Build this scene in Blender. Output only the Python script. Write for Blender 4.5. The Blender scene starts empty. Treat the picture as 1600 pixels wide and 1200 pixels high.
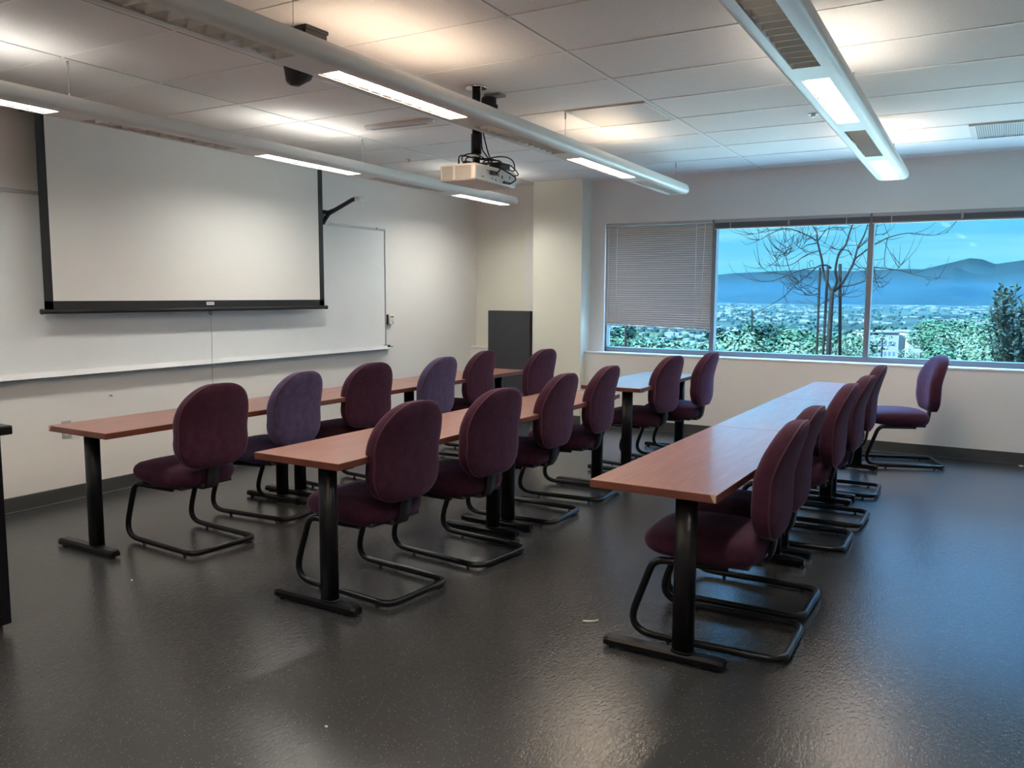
import bpy, bmesh, math, random
from mathutils import Vector, Matrix, noise
scene = bpy.context.scene
COL = scene.collection
rnd = random.Random(7)

# ------------------------------------------------------------------ camera
CAM = Vector((5.7801, 0.0, 1.5055))
YAW, PITCH, ROLL, FPX = 0.5364, 0.1079, 0.005, 1302.2
_f = Vector((-math.sin(YAW) * math.cos(PITCH), math.cos(YAW) * math.cos(PITCH), -math.sin(PITCH)))
_r0 = Vector((math.cos(YAW), math.sin(YAW), 0))
_u0 = _r0.cross(_f)
_r = _r0 * math.cos(ROLL) + _u0 * math.sin(ROLL)
_u = -_r0 * math.sin(ROLL) + _u0 * math.cos(ROLL)
cd = bpy.data.cameras.new('camera')
cam = bpy.data.objects.new('camera', cd)
COL.objects.link(cam)
cd.sensor_fit = 'HORIZONTAL'
cd.sensor_width = 36.0
cd.lens = FPX / 1600.0 * 36.0
cd.clip_start = 0.05
cd.clip_end = 40000
cam.matrix_world = Matrix(((_r.x, _u.x, -_f.x, CAM.x), (_r.y, _u.y, -_f.y, CAM.y), (_r.z, _u.z, -_f.z, CAM.z), (0, 0, 0, 1)))
scene.camera = cam

def spot(u, v, depth):
    """a point of the outdoor landscape, given its bearing and its distance"""
    return CAM + (_f + _r * ((u - 800) / FPX) - _u * ((v - 600) / FPX)) * depth

# ------------------------------------------------------------------ colour management
vs = scene.view_settings
vs.view_transform = 'Standard'
vs.look = 'None'
vs.gamma = 1.0
vs.use_curve_mapping = False
vs.exposure = 0.32
scene.cycles.use_denoising = True
scene.cycles.max_bounces = 10
scene.cycles.diffuse_bounces = 6
scene.cycles.glossy_bounces = 5
scene.cycles.transparent_max_bounces = 12
scene.cycles.sample_clamp_indirect = 6.0
scene.cycles.caustics_reflective = False
scene.cycles.caustics_refractive = False

# ------------------------------------------------------------------ sky and sun
SKY = 0.91
w = bpy.data.worlds.new('sky')
scene.world = w
w.use_nodes = True
nt = w.node_tree
nt.nodes.clear()
out = nt.nodes.new('ShaderNodeOutputWorld')
bg = nt.nodes.new('ShaderNodeBackground')
tc = nt.nodes.new('ShaderNodeTexCoord')
sep = nt.nodes.new('ShaderNodeSeparateXYZ')
ramp = nt.nodes.new('ShaderNodeValToRGB')
ramp.color_ramp.elements[0].position = 0.0
ramp.color_ramp.elements[0].color = (0.40, 0.72, 0.86, 1)
ramp.color_ramp.elements[1].position = 0.75
ramp.color_ramp.elements[1].color = (11.0, 19.0, 33.0, 1)
for p_, c_ in ((0.07, (0.24, 0.66, 0.88)), (0.092, (0.25, 0.68, 0.92)), (0.112, (0.85, 3.0, 4.2)), (0.145, (0.75, 2.5, 3.7)), (0.19, (0.40, 0.95, 1.6)), (0.24, (0.42, 0.85, 1.5)), (0.45, (1.3, 2.6, 4.8))):
    e = ramp.color_ramp.elements.new(p_)
    e.color = (*c_, 1)
mp = nt.nodes.new('ShaderNodeMapping')
mp.inputs['Rotation'].default_value = (0.0, math.radians(9), math.radians(20))
mp.inputs['Scale'].default_value = (2.0, 2.0, 34.0)
nz = nt.nodes.new('ShaderNodeTexNoise')
nz.inputs['Scale'].default_value = 1.6
nz.inputs['Detail'].default_value = 5.0
nz.inputs['Roughness'].default_value = 0.55
cr = nt.nodes.new('ShaderNodeValToRGB')
cr.color_ramp.elements[0].position = 0.46
cr.color_ramp.elements[0].color = (0, 0, 0, 1)
cr.color_ramp.elements[1].position = 0.78
cr.color_ramp.elements[1].color = (0.7, 0.7, 0.7, 1)
mix = nt.nodes.new('ShaderNodeMixRGB')
mix.inputs['Color2'].default_value = (0.70, 1.0, 1.05, 1)
bg.inputs['Strength'].default_value = SKY
L = nt.links.new
L(tc.outputs['Generated'], sep.inputs[0])
L(sep.outputs['Z'], ramp.inputs[0])
L(tc.outputs['Generated'], mp.inputs[0])
L(mp.outputs[0], nz.inputs['Vector'])
L(nz.outputs['Fac'], cr.inputs[0])
L(cr.outputs[0], mix.inputs['Fac'])
L(ramp.outputs[0], mix.inputs['Color1'])
L(mix.outputs[0], bg.inputs['Color'])
L(bg.outputs[0], out.inputs[0])

sl = bpy.data.lights.new('sun', 'SUN')
sun = bpy.data.objects.new('sun', sl)
COL.objects.link(sun)
sl.energy = 53.0
sl.angle = 0.01
sl.color = (1.0, 0.96, 0.88)
sun.rotation_euler = Vector((0.50, 0.55, -0.62)).to_track_quat('-Z', 'Y').to_euler()
sun.location = (4, -4, 12)

# lamp output of the ceiling fixtures (their own emitters are built further down)
UP, DOWN = 14.0, 60.0
COOL = (1.0, 0.975, 0.90)
WHITE = (1.0, 0.92, 0.80)
AMBER = (1.0, 0.77, 0.57)
WARM = (1.0, 0.80, 0.60)
PEACH = (1.0, 0.78, 0.62)

# ------------------------------------------------------------------ materials
def mat(name, color, rough=0.5, metal=0.0, spec=0.5, sheen=0.0, sheen_tint=(1, 1, 1), coat=0.0, trans=0.0):
    m = bpy.data.materials.new(name)
    m.use_nodes = True
    b = m.node_tree.nodes['Principled BSDF']
    b.inputs['Base Color'].default_value = (*color, 1)
    b.inputs['Roughness'].default_value = rough
    b.inputs['Metallic'].default_value = metal
    b.inputs['Specular IOR Level'].default_value = spec
    if sheen:
        b.inputs['Sheen Weight'].default_value = sheen
        b.inputs['Sheen Roughness'].default_value = 0.45
        b.inputs['Sheen Tint'].default_value = (*sheen_tint, 1)
    if coat:
        b.inputs['Coat Weight'].default_value = coat
        b.inputs['Coat Roughness'].default_value = 0.12
    return m

def nodes(m):
    t = m.node_tree
    return t, t.nodes['Principled BSDF']

def add_noise(m, scale, amount, detail=3.0, stretch=(1, 1, 1), bump=0.0, bump_scale=None, dist=0.002):
    """vary the base colour a little and, if asked, the relief"""
    t, b = nodes(m)
    c = tuple(b.inputs['Base Color'].default_value)
    co = t.nodes.new('ShaderNodeTexCoord')
    mpn = t.nodes.new('ShaderNodeMapping')
    mpn.inputs['Scale'].default_value = stretch
    t.links.new(co.outputs['Object'], mpn.inputs[0])
    n = t.nodes.new('ShaderNodeTexNoise')
    n.inputs['Scale'].default_value = scale
    n.inputs['Detail'].default_value = detail
    t.links.new(mpn.outputs[0], n.inputs['Vector'])
    r = t.nodes.new('ShaderNodeValToRGB')
    r.color_ramp.elements[0].position = 0.3
    r.color_ramp.elements[1].position = 0.7
    r.color_ramp.elements[0].color = (*[x * (1 - amount) for x in c[:3]], 1)
    r.color_ramp.elements[1].color = (*[min(1, x * (1 + amount)) for x in c[:3]], 1)
    t.links.new(n.outputs['Fac'], r.inputs[0])
    t.links.new(r.outputs[0], b.inputs['Base Color'])
    if bump:
        n2 = t.nodes.new('ShaderNodeTexNoise')
        n2.inputs['Scale'].default_value = bump_scale or scale
        n2.inputs['Detail'].default_value = 3
        t.links.new(mpn.outputs[0], n2.inputs['Vector'])
        bp = t.nodes.new('ShaderNodeBump')
        bp.inputs['Strength'].default_value = bump
        bp.inputs['Distance'].default_value = dist
        t.links.new(n2.outputs['Fac'], bp.inputs['Height'])
        t.links.new(bp.outputs[0], b.inputs['Normal'])
    return m

def emis(name, color, strength):
    m = bpy.data.materials.new(name)
    m.use_nodes = True
    t = m.node_tree
    t.nodes.clear()
    o = t.nodes.new('ShaderNodeOutputMaterial')
    em = t.nodes.new('ShaderNodeEmission')
    em.inputs['Color'].default_value = (*color, 1)
    em.inputs['Strength'].default_value = strength
    t.links.new(em.outputs[0], o.inputs[0])
    return m

M = {}
M['wall'] = add_noise(mat('wall_paint', (0.84, 0.81, 0.775), 0.55), 60, 0.012, bump=0.12, bump_scale=260, dist=0.001)
M['wall_cream'] = add_noise(mat('cream_wall_paint', (0.82, 0.80, 0.69), 0.5), 60, 0.012, bump=0.12, bump_scale=260, dist=0.001)
M['ceil'] = add_noise(mat('ceiling_tile', (0.88, 0.85, 0.83), 0.9, spec=0.2), 130, 0.05, detail=6, bump=0.35, bump_scale=170, dist=0.002)
M['grid'] = mat('ceiling_grid_paint', (0.90, 0.88, 0.85), 0.5)
M['grid_dark'] = mat('grid_shade_and_slot', (0.42, 0.40, 0.39), 0.6)  # dark strips paint the thin shadow beside the grid bars; also the diffuser slot
M['base'] = mat('baseboard_rubber', (0.055, 0.058, 0.060), 0.45)
M['ledge'] = mat('sill_paint', (0.74, 0.73, 0.70), 0.35)
M['black'] = add_noise(mat('black_powder_coat', (0.006, 0.006, 0.008), 0.33, spec=0.22), 90, 0.1)
M['tube'] = mat('black_tube', (0.006, 0.007, 0.009), 0.28, spec=0.28)
M['plastic'] = mat('black_plastic', (0.014, 0.014, 0.016), 0.5)
M['rubber'] = mat('black_rubber', (0.012, 0.012, 0.012), 0.8)
M['alu'] = mat('grey_aluminium', (0.19, 0.20, 0.22), 0.42, metal=0.45)
M['alu_dark'] = mat('dark_aluminium', (0.16, 0.17, 0.19), 0.4, metal=0.5)
M['tray'] = mat('satin_aluminium_tray', (0.90, 0.91, 0.92), 0.25, metal=0.2)
M['board_frame'] = mat('whiteboard_frame_aluminium', (0.46, 0.47, 0.48), 0.4, metal=0.3)
M['chrome'] = mat('chrome', (0.75, 0.75, 0.76), 0.15, metal=1.0)
M['white_metal'] = add_noise(mat('white_enamel', (0.72, 0.70, 0.67), 0.34, spec=0.3), 20, 0.01)
M['louver'] = mat('louver_white', (0.70, 0.68, 0.64), 0.4)
M['white_plastic'] = add_noise(mat('white_plastic', (0.78, 0.76, 0.72), 0.4), 30, 0.01)
M['grey_print'] = mat('grey_print', (0.22, 0.22, 0.23), 0.6)
M['board'] = add_noise(mat('whiteboard_enamel', (0.84, 0.86, 0.86), 0.22, spec=0.5), 3, 0.02)
M['screen'] = add_noise(mat('projection_fabric', (0.83, 0.815, 0.78), 0.75, spec=0.25), 4, 0.008)
M['screen_black'] = mat('screen_border', (0.008, 0.008, 0.009), 0.6)
M['panel'] = add_noise(mat('charcoal_panel', (0.034, 0.036, 0.042), 0.6), 40, 0.05)
M['panel_edge'] = mat('black_panel_edge', (0.012, 0.011, 0.012), 0.5)
M['blind'] = mat('blind_slat', (0.40, 0.345, 0.315), 0.45)
M['blind_backlit'] = mat('backlit_slat_shade', (0.10, 0.10, 0.12), 0.5)  # raised slats: backlit shade put into a darker base colour
M['blind_rail'] = mat('blind_rail', (0.42, 0.40, 0.40), 0.4)
M['cord'] = mat('white_cord', (0.7, 0.7, 0.7), 0.6)
M['greycord'] = mat('grey_cord', (0.25, 0.25, 0.26), 0.6)
M['chip'] = mat('raw_particle_board', (0.55, 0.42, 0.30), 0.8)
M['paper'] = mat('paper_scrap', (0.75, 0.73, 0.70), 0.8)
M['fabric'] = add_noise(mat('burgundy_fabric', (0.046, 0.0140, 0.028), 0.85, spec=0.15, sheen=0.30, sheen_tint=(0.42, 0.26, 0.46)), 22, 0.22, detail=6, bump=0.25, bump_scale=420, dist=0.001)
M['violet'] = add_noise(mat('violet_fabric', (0.064, 0.048, 0.108), 0.85, spec=0.15, sheen=0.35, sheen_tint=(0.45, 0.38, 0.62)), 22, 0.22, detail=6, bump=0.25, bump_scale=420, dist=0.001)  # lighter violet fabric for two chairs of the whiteboard row
M['piping'] = mat('burgundy_piping', (0.055, 0.018, 0.030), 0.7, spec=0.3, sheen=0.4, sheen_tint=(0.55, 0.4, 0.55))

# wood laminate, grain along the row
m = mat('cherry_laminate', (0.30, 0.135, 0.092), 0.30, spec=0.55, coat=0.25)
t, b = nodes(m)
co = t.nodes.new('ShaderNodeTexCoord')
mpn = t.nodes.new('ShaderNodeMapping')
mpn.inputs['Scale'].default_value = (26, 2.2, 26)
n = t.nodes.new('ShaderNodeTexNoise')
n.inputs['Scale'].default_value = 2.0
n.inputs['Detail'].default_value = 6
r = t.nodes.new('ShaderNodeValToRGB')
r.color_ramp.elements[0].position = 0.3
r.color_ramp.elements[0].color = (0.235, 0.083, 0.054, 1)
r.color_ramp.elements[1].position = 0.72
r.color_ramp.elements[1].color = (0.33, 0.132, 0.090, 1)
t.links.new(co.outputs['Object'], mpn.inputs[0])
t.links.new(mpn.outputs[0], n.inputs['Vector'])
t.links.new(n.outputs['Fac'], r.inputs[0])
t.links.new(r.outputs[0], b.inputs['Base Color'])
M['wood'] = m
M['wood_edge'] = add_noise(mat('cherry_edge_band', (0.13, 0.040, 0.025), 0.4, spec=0.5), 12, 0.2, stretch=(1, 1, 1))

# rubber floor: dark grey, glossy, fine light flecks and shallow troweled relief
m = mat('speckled_rubber_floor', (0.05, 0.048, 0.046), 0.27, spec=0.42)
t, b = nodes(m)
co = t.nodes.new('ShaderNodeTexCoord')
big = t.nodes.new('ShaderNodeTexNoise')
big.inputs['Scale'].default_value = 0.9
big.inputs['Detail'].default_value = 4
r = t.nodes.new('ShaderNodeValToRGB')
r.color_ramp.elements[0].color = (0.036, 0.037, 0.039, 1)
r.color_ramp.elements[1].color = (0.048, 0.050, 0.053, 1)
t.links.new(co.outputs['Object'], big.inputs['Vector'])
t.links.new(big.outputs['Fac'], r.inputs[0])
vor = t.nodes.new('ShaderNodeTexVoronoi')
vor.inputs['Scale'].default_value = 105
t.links.new(co.outputs['Object'], vor.inputs['Vector'])
lt = t.nodes.new('ShaderNodeMath')
lt.operation = 'LESS_THAN'
lt.inputs[1].default_value = 0.13
t.links.new(vor.outputs['Distance'], lt.inputs[0])
wn = t.nodes.new('ShaderNodeSeparateColor')
t.links.new(vor.outputs['Color'], wn.inputs[0])
gt = t.nodes.new('ShaderNodeMath')
gt.operation = 'GREATER_THAN'
gt.inputs[1].default_value = 0.6
t.links.new(wn.outputs[0], gt.inputs[0])
mul = t.nodes.new('ShaderNodeMath')
mul.operation = 'MULTIPLY'
t.links.new(lt.outputs[0], mul.inputs[0])
t.links.new(gt.outputs[0], mul.inputs[1])
mx = t.nodes.new('ShaderNodeMixRGB')
mx.inputs['Color2'].default_value = (0.36, 0.35, 0.33, 1)
t.links.new(mul.outputs[0], mx.inputs['Fac'])
t.links.new(r.outputs[0], mx.inputs['Color1'])
t.links.new(mx.outputs[0], b.inputs['Base Color'])
mpn = t.nodes.new('ShaderNodeMapping')
mpn.inputs['Scale'].default_value = (2.4, 1.0, 1.0)
t.links.new(co.outputs['Object'], mpn.inputs[0])
rel = t.nodes.new('ShaderNodeTexNoise')
rel.inputs['Scale'].default_value = 38
rel.inputs['Detail'].default_value = 3
rel.inputs['Distortion'].default_value = 0.8
t.links.new(mpn.outputs[0], rel.inputs['Vector'])
bp = t.nodes.new('ShaderNodeBump')
bp.inputs['Strength'].default_value = 0.21
bp.inputs['Distance'].default_value = 0.006
t.links.new(rel.outputs['Fac'], bp.inputs['Height'])
t.links.new(bp.outputs[0], b.inputs['Normal'])
rr = t.nodes.new('ShaderNodeMapRange')
rr.inputs['To Min'].default_value = 0.17
rr.inputs['To Max'].default_value = 0.30
t.links.new(big.outputs['Fac'], rr.inputs['Value'])
t.links.new(rr.outputs[0], b.inputs['Roughness'])
M['floor'] = m

# tinted window glass
m = bpy.data.materials.new('blue_tinted_glass')
m.use_nodes = True
t = m.node_tree
t.nodes.clear()
o = t.nodes.new('ShaderNodeOutputMaterial')
tr = t.nodes.new('ShaderNodeBsdfTransparent')
tr.inputs['Color'].default_value = (0.72, 0.93, 0.99, 1)   # each of the pane's two faces
gl = t.nodes.new('ShaderNodeBsdfGlossy')
gl.inputs['Roughness'].default_value = 0.02
lw = t.nodes.new('ShaderNodeLayerWeight')
lw.inputs['Blend'].default_value = 0.5
pw = t.nodes.new('ShaderNodeMath')
pw.operation = 'POWER'
pw.inputs[1].default_value = 5.0
fr = t.nodes.new('ShaderNodeMath')
fr.operation = 'MULTIPLY_ADD'
fr.inputs[1].default_value = 0.90
fr.inputs[2].default_value = 0.03
t.links.new(lw.outputs['Facing'], pw.inputs[0])
t.links.new(pw.outputs[0], fr.inputs[0])
ms = t.nodes.new('ShaderNodeMixShader')
t.links.new(fr.outputs[0], ms.inputs[0])
t.links.new(tr.outputs[0], ms.inputs[1])
t.links.new(gl.outputs[0], ms.inputs[2])
t.links.new(ms.outputs[0], o.inputs[0])
M['glass'] = m

M['leaf'] = add_noise(mat('tree_leaves', (0.017, 0.036, 0.022), 0.9, spec=0.05), 1.2, 0.35)
M['leaf2'] = add_noise(mat('pale_tree_leaves', (0.044, 0.062, 0.042), 0.9, spec=0.05), 1.2, 0.3)
M['leaf3'] = add_noise(mat('dark_tree_leaves', (0.0065, 0.016, 0.0135), 0.9, spec=0.05), 1.2, 0.3)
M['shrub_leaf'] = add_noise(mat('glossy_shrub_leaves', (0.0055, 0.0125, 0.0095), 0.7, spec=0.1), 3, 0.35)
M['bark'] = add_noise(mat('bark', (0.009, 0.0078, 0.0078), 0.95, spec=0.0), 9, 0.25, stretch=(1, 1, .2))
M['stake'] = add_noise(mat('stake_wood', (0.0075, 0.006, 0.0058), 0.95, spec=0.0), 8, 0.2, stretch=(4, 4, .4))
M['dry'] = add_noise(mat('dry_brush', (0.50, 0.46, 0.33), 0.9), 2, 0.3)
M['ground'] = add_noise(mat('hillside_ground', (0.022, 0.027, 0.016), 1.0, spec=0.0), 0.02, 0.45, detail=8)
M['valley'] = add_noise(mat('valley_ground', (0.012, 0.018, 0.016), 1.0, spec=0.0), 0.004, 0.6, detail=10)
M['mount'] = add_noise(mat('chaparral_slope', (0.004, 0.0065, 0.006), 1.0, spec=0.0), 0.0012, 0.35, detail=9)
M['roof_white'] = mat('pale_building', (0.036, 0.037, 0.038), 0.7)
M['build'] = add_noise(mat('white_stucco', (0.105, 0.104, 0.100), 0.8), 0.5, 0.05)
M['pane_dark'] = mat('dark_window', (0.05, 0.07, 0.09), 0.2)
hz = bpy.data.materials.new('valley_haze')
hz.use_nodes = True
t = hz.node_tree
t.nodes.clear()
o = t.nodes.new('ShaderNodeOutputMaterial')
vsn = t.nodes.new('ShaderNodeVolumeScatter')
vsn.inputs['Color'].default_value = (0.16, 0.62, 1.0, 1)
vsn.inputs['Density'].default_value = 8.5e-6
vsn.inputs['Anisotropy'].default_value = 0.0
t.links.new(vsn.outputs[0], o.inputs['Volume'])
M['haze'] = hz

# ------------------------------------------------------------------ mesh building
class MB:
    def __init__(s):
        s.bm = bmesh.new()
        s.mi = 0
    def _faces(s, vs, fs, smooth=False):
        bv = [s.bm.verts.new(v) for v in vs]
        for f in fs:
            try:
                fc = s.bm.faces.new([bv[i] for i in f])
                fc.material_index = s.mi
                fc.smooth = smooth
            except ValueError:
                pass
        return bv
    def box(s, a, b, bev=0.0, rot=None, seg=2):
        x0, y0, z0 = a
        x1, y1, z1 = b
        vs = [Vector(v) for v in ((x0, y0, z0), (x1, y0, z0), (x1, y1, z0), (x0, y1, z0), (x0, y0, z1), (x1, y0, z1), (x1, y1, z1), (x0, y1, z1))]
        if rot is not None:
            vs = [rot @ v for v in vs]
        fs = [(0, 3, 2, 1), (4, 5, 6, 7), (0, 1, 5, 4), (1, 2, 6, 5), (2, 3, 7, 6), (3, 0, 4, 7)]
        bv = s._faces(vs, fs)
        if bev:
            ed = list({e for v in bv for e in v.link_edges})
            r = bmesh.ops.bevel(s.bm, geom=ed, offset=bev, segments=seg, affect='EDGES', profile=0.5)
            for f in r['faces']:
                f.material_index = s.mi
                f.smooth = True
        return s
    def rings(s, rings, cap=True, closed=True, smooth=True):
        allv = [[s.bm.verts.new(p) for p in r] for r in rings]
        n = len(rings[0])
        for a, b in zip(allv[:-1], allv[1:]):
            for i in range(n if closed else n - 1):
                j = (i + 1) % n
                try:
                    f = s.bm.faces.new((a[i], a[j], b[j], b[i]))
                    f.smooth = smooth
                    f.material_index = s.mi
                except ValueError:
                    pass
        if cap:
            for v, rev in ((allv[0], True), (allv[-1], False)):
                try:
                    f = s.bm.faces.new(list(reversed(v)) if rev else v)
                    f.material_index = s.mi
                except ValueError:
                    pass
        return s
    def tube(s, pts, rad, n=10, cap=True):
        pts = [Vector(p) for p in pts]
        rs = rad if isinstance(rad, (list, tuple)) else [rad] * len(pts)
        t0 = (pts[1] - pts[0]).normalized()
        ref = Vector((0, 0, 1)) if abs(t0.z) < 0.9 else Vector((1, 0, 0))
        nrm = t0.cross(ref).normalized()
        rings = []
        for i, p in enumerate(pts):
            if i == 0:
                tg = pts[1] - pts[0]
            elif i == len(pts) - 1:
                tg = pts[-1] - pts[-2]
            else:
                tg = (pts[i + 1] - pts[i]).normalized() + (pts[i] - pts[i - 1]).normalized()
            if tg.length < 1e-9:
                tg = t0
            tg.normalize()
            nrm = nrm - tg * nrm.dot(tg)
            if nrm.length < 1e-6:
                nrm = tg.orthogonal()
            nrm.normalize()
            bn = tg.cross(nrm)
            rings.append([p + (nrm * math.cos(2 * math.pi * k / n) + bn * math.sin(2 * math.pi * k / n)) * rs[i] for k in range(n)])
        return s.rings(rings, cap)
    def cyl(s, a, b, r0, r1=None, n=20):
        return s.tube([a, b], [r0, r0 if r1 is None else r1], n)
    def build(s, name, mats, parent=None, smooth_angle=None):
        bmesh.ops.recalc_face_normals(s.bm, faces=s.bm.faces)
        me = bpy.data.meshes.new(name)
        s.bm.to_mesh(me)
        s.bm.free()
        for mm in (mats if isinstance(mats, (list, tuple)) else [mats]):
            me.materials.append(mm)
        o = bpy.data.objects.new(name, me)
        COL.objects.link(o)
        if parent is not None:
            o.parent = parent
        return o

def fillet(pts, rads, n=7):
    """round the inner corners of a polyline"""
    pts = [Vector(p) for p in pts]
    outp = [pts[0]]
    for i in range(1, len(pts) - 1):
        p, a, b = pts[i], pts[i - 1], pts[i + 1]
        rr_ = rads[i - 1] if isinstance(rads, (list, tuple)) else rads
        da, db = (a - p), (b - p)
        ang = da.angle(db)
        d = min(rr_ / math.tan(ang / 2), da.length * 0.49, db.length * 0.49)
        pa, pb = p + da.normalized() * d, p + db.normalized() * d
        for k in range(n + 1):
            tt = k / n
            outp.append(pa * (1 - tt) ** 2 + p * 2 * tt * (1 - tt) + pb * tt ** 2)
    outp.append(pts[-1])
    return outp

def tag(o, label=None, cat=None, group=None, kind=None):
    if label:
        o['label'] = label
    if cat:
        o['category'] = cat
    if group:
        o['group'] = group
    if kind:
        o['kind'] = kind
    return o

def empty(name, loc=(0, 0, 0), rz=0.0):
    o = bpy.data.objects.new(name, None)
    o.empty_display_size = 0.1
    COL.objects.link(o)
    o.location = loc
    o.rotation_euler = (0, 0, rz)
    return o

def copy_tree(o, parent=None):
    c = o.copy()
    COL.objects.link(c)
    c.parent = parent
    for ch in list(o.children):
        copy_tree(ch, c)
    return c

def struct(mb, name, mats, label=None, parent=None):
    o = mb.build(name, mats, parent)
    o['kind'] = 'structure'
    if label:
        o['label'] = label
    if parent is None:
        o['category'] = name.split('_')[0]
    return o

# ------------------------------------------------------------------ room shell
X1, Y0, YW, YL, ZC, ZS = 7.1, -2.2, 8.83, 8.69, 2.795, 0.848
WX = [1.76, 3.019, 4.575, 6.13, 6.95]          # window mullion lines
ZT = 2.30                                       # window head
mb = MB(); mb.box((-0.2, Y0 - 0.2, -0.12), (X1 + 0.2, 9.0, 0.0))
struct(mb, 'floor', M['floor'], 'dark speckled rubber floor reflecting the windows')
ceil_o = struct(MB().box((-0.2, Y0 - 0.2, ZC), (X1 + 0.2, 9.0, ZC + 0.15)), 'ceiling', M['ceil'], 'suspended ceiling of pale textured tiles')
struct(MB().box((-0.2, Y0 - 0.2, 0), (0, 9.0, ZC)), 'wall_left', M['wall'], 'beige wall behind the whiteboard')
struct(MB().box((X1, Y0 - 0.2, 0), (X1 + 0.2, 9.0, ZC)), 'wall_right', M['wall'], 'beige wall right of the room')
struct(MB().box((0, Y0 - 0.2, 0), (X1, Y0, ZC)), 'wall_near', M['wall'], 'beige wall behind the camera')
mb = MB()
mb.box((0, YW, ZT), (X1, 9.0, ZC))
mb.box((WX[-1], YW, 0), (X1, 9.0, ZT))
mb.box((0.7, YW, ZS), (WX[0], 9.0, ZT))
struct(mb, 'wall_far', M['wall'], 'window wall above and beside the windows')
struct(MB().box((0, YW, ZS), (0.7, 9.0, ZT)), 'wall_alcove', M['wall_cream'], 'cream alcove wall beside the column')
mb = MB()
mb.box((0.0, YL, 0), (X1, 9.0, ZS - 0.022))
struct(mb, 'wall_lower', M['wall'], 'beige low wall under the windows')
mb = MB()
mb.box((0.0, YL - 0.006, ZS - 0.022), (0.943, YW, ZS), 0.004)
mb.box((1.578, YL - 0.006, ZS - 0.022), (X1, YW + 0.04, ZS), 0.004)
struct(mb, 'trim_1', M['ledge'], 'pale window sill ledge along the window wall')
struct(MB().box((0.943, 8.60, 0), (1.578, YW + .02, ZC), 0.004), 'wall_column', M['wall_cream'], 'cream square column standing left of the windows')

# baseboards
def baseb(name, a, b):
    mb = MB(); mb.box(a, b, 0.004)
    if name in ('baseboard_left', 'baseboard_far'):
        mb.box((a[0], a[1], 0) if name == 'baseboard_left' else (a[0], a[1] - 0.014, 0), (b[0] + 0.014, b[1], 0.006) if name == 'baseboard_left' else (b[0], b[1], 0.006), 0.003)
    struct(mb, name, M['base'], 'dark grey rubber baseboard')
baseb('baseboard_left', (0, Y0, 0), (0.012, YL, 0.105))
baseb('baseboard_far', (0.0, YL - 0.012, 0), (X1, YL, 0.105))
baseb('baseboard_column', (0.93, 8.588, 0), (1.59, 8.60, 0.105))
baseb('baseboard_right', (X1 - 0.012, Y0, 0), (X1, YL, 0.105))

# ceiling grid: fine tee bars, one broader main runner
g = MB()
k = 0
for k in range(-8, 10):
    y = 2.83 + 0.642 * k
    if y < Y0 or y > 8.7: continue
    g.mi = 0
    g.box((0.0, y - 0.007, ZC - 0.004), (X1, y + 0.007, ZC))
    g.mi = 1
    g.box((0.0, y + 0.007, ZC - 0.0015), (X1, y + 0.0115, ZC))
for x5, sl_, wd in ((-0.1, -.05, .007), (1.075, -.05, .007), (2.055, -.033, .007), (3.62, -.0345, .012), (4.85, -.03, .007), (6.07, -.02, .007), (7.3, -.02, .007)):
    sh = Matrix(((1, sl_, 0), (0, 1, 0), (0, 0, 1)))
    for mi_, a_, b_, zz in ((0, -wd, wd, .004), (1, wd, wd + .006, .0015), (1, -wd - .004, -wd, .0015)):
        g.mi = mi_
        xc_ = x5 - sl_ * 5
        if x5 < 0: continue
        g.box((xc_ + a_, Y0, ZC - zz), (xc_ + b_, 8.82, ZC), rot=sh)
gr = g.build('ceiling_grid', [M['grid'], M['grid_dark']], ceil_o)

# ------------------------------------------------------------------ windows
for i in range(4):
    xa, xb = WX[i], WX[i + 1]
    we = empty('window_%d' % (i + 1), (xa, YW, ZS))
    we['kind'] = 'structure'
    we['category'] = 'window'
    we['label'] = ['window with the half lowered blind, beside the column', 'window showing the staked bare tree', 'window showing the hills and the leafy shrub', 'last window of the row'][i]
    f = MB()
    W, H = xb - xa, ZT - ZS
    if i == 0:
        f.box((0.0, 0.03, 0), (0.022, 0.12, H), 0.003)
    f.box((W - 0.025, 0.025, 0.0), (W + 0.025, 0.125, H), 0.003)
    f.box((0.0, 0.03, 0.0), (W, 0.12, 0.052), 0.003)
    f.box((0.0, 0.03, H - 0.05), (W, 0.12, H), 0.003)
    fo = f.build('window_frame', M['alu'], we)
    if i == 2:
        j = MB().box((0.772, 0.0285, 0.001), (0.777, 0.03, 0.051))
        j.build('frame_joint', M['alu_dark'], fo)
    p = MB().box((0.0, 0.075, 0.045), (W, 0.081, H - 0.045))
    p.build('glass_pane', M['glass'], we)

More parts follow.
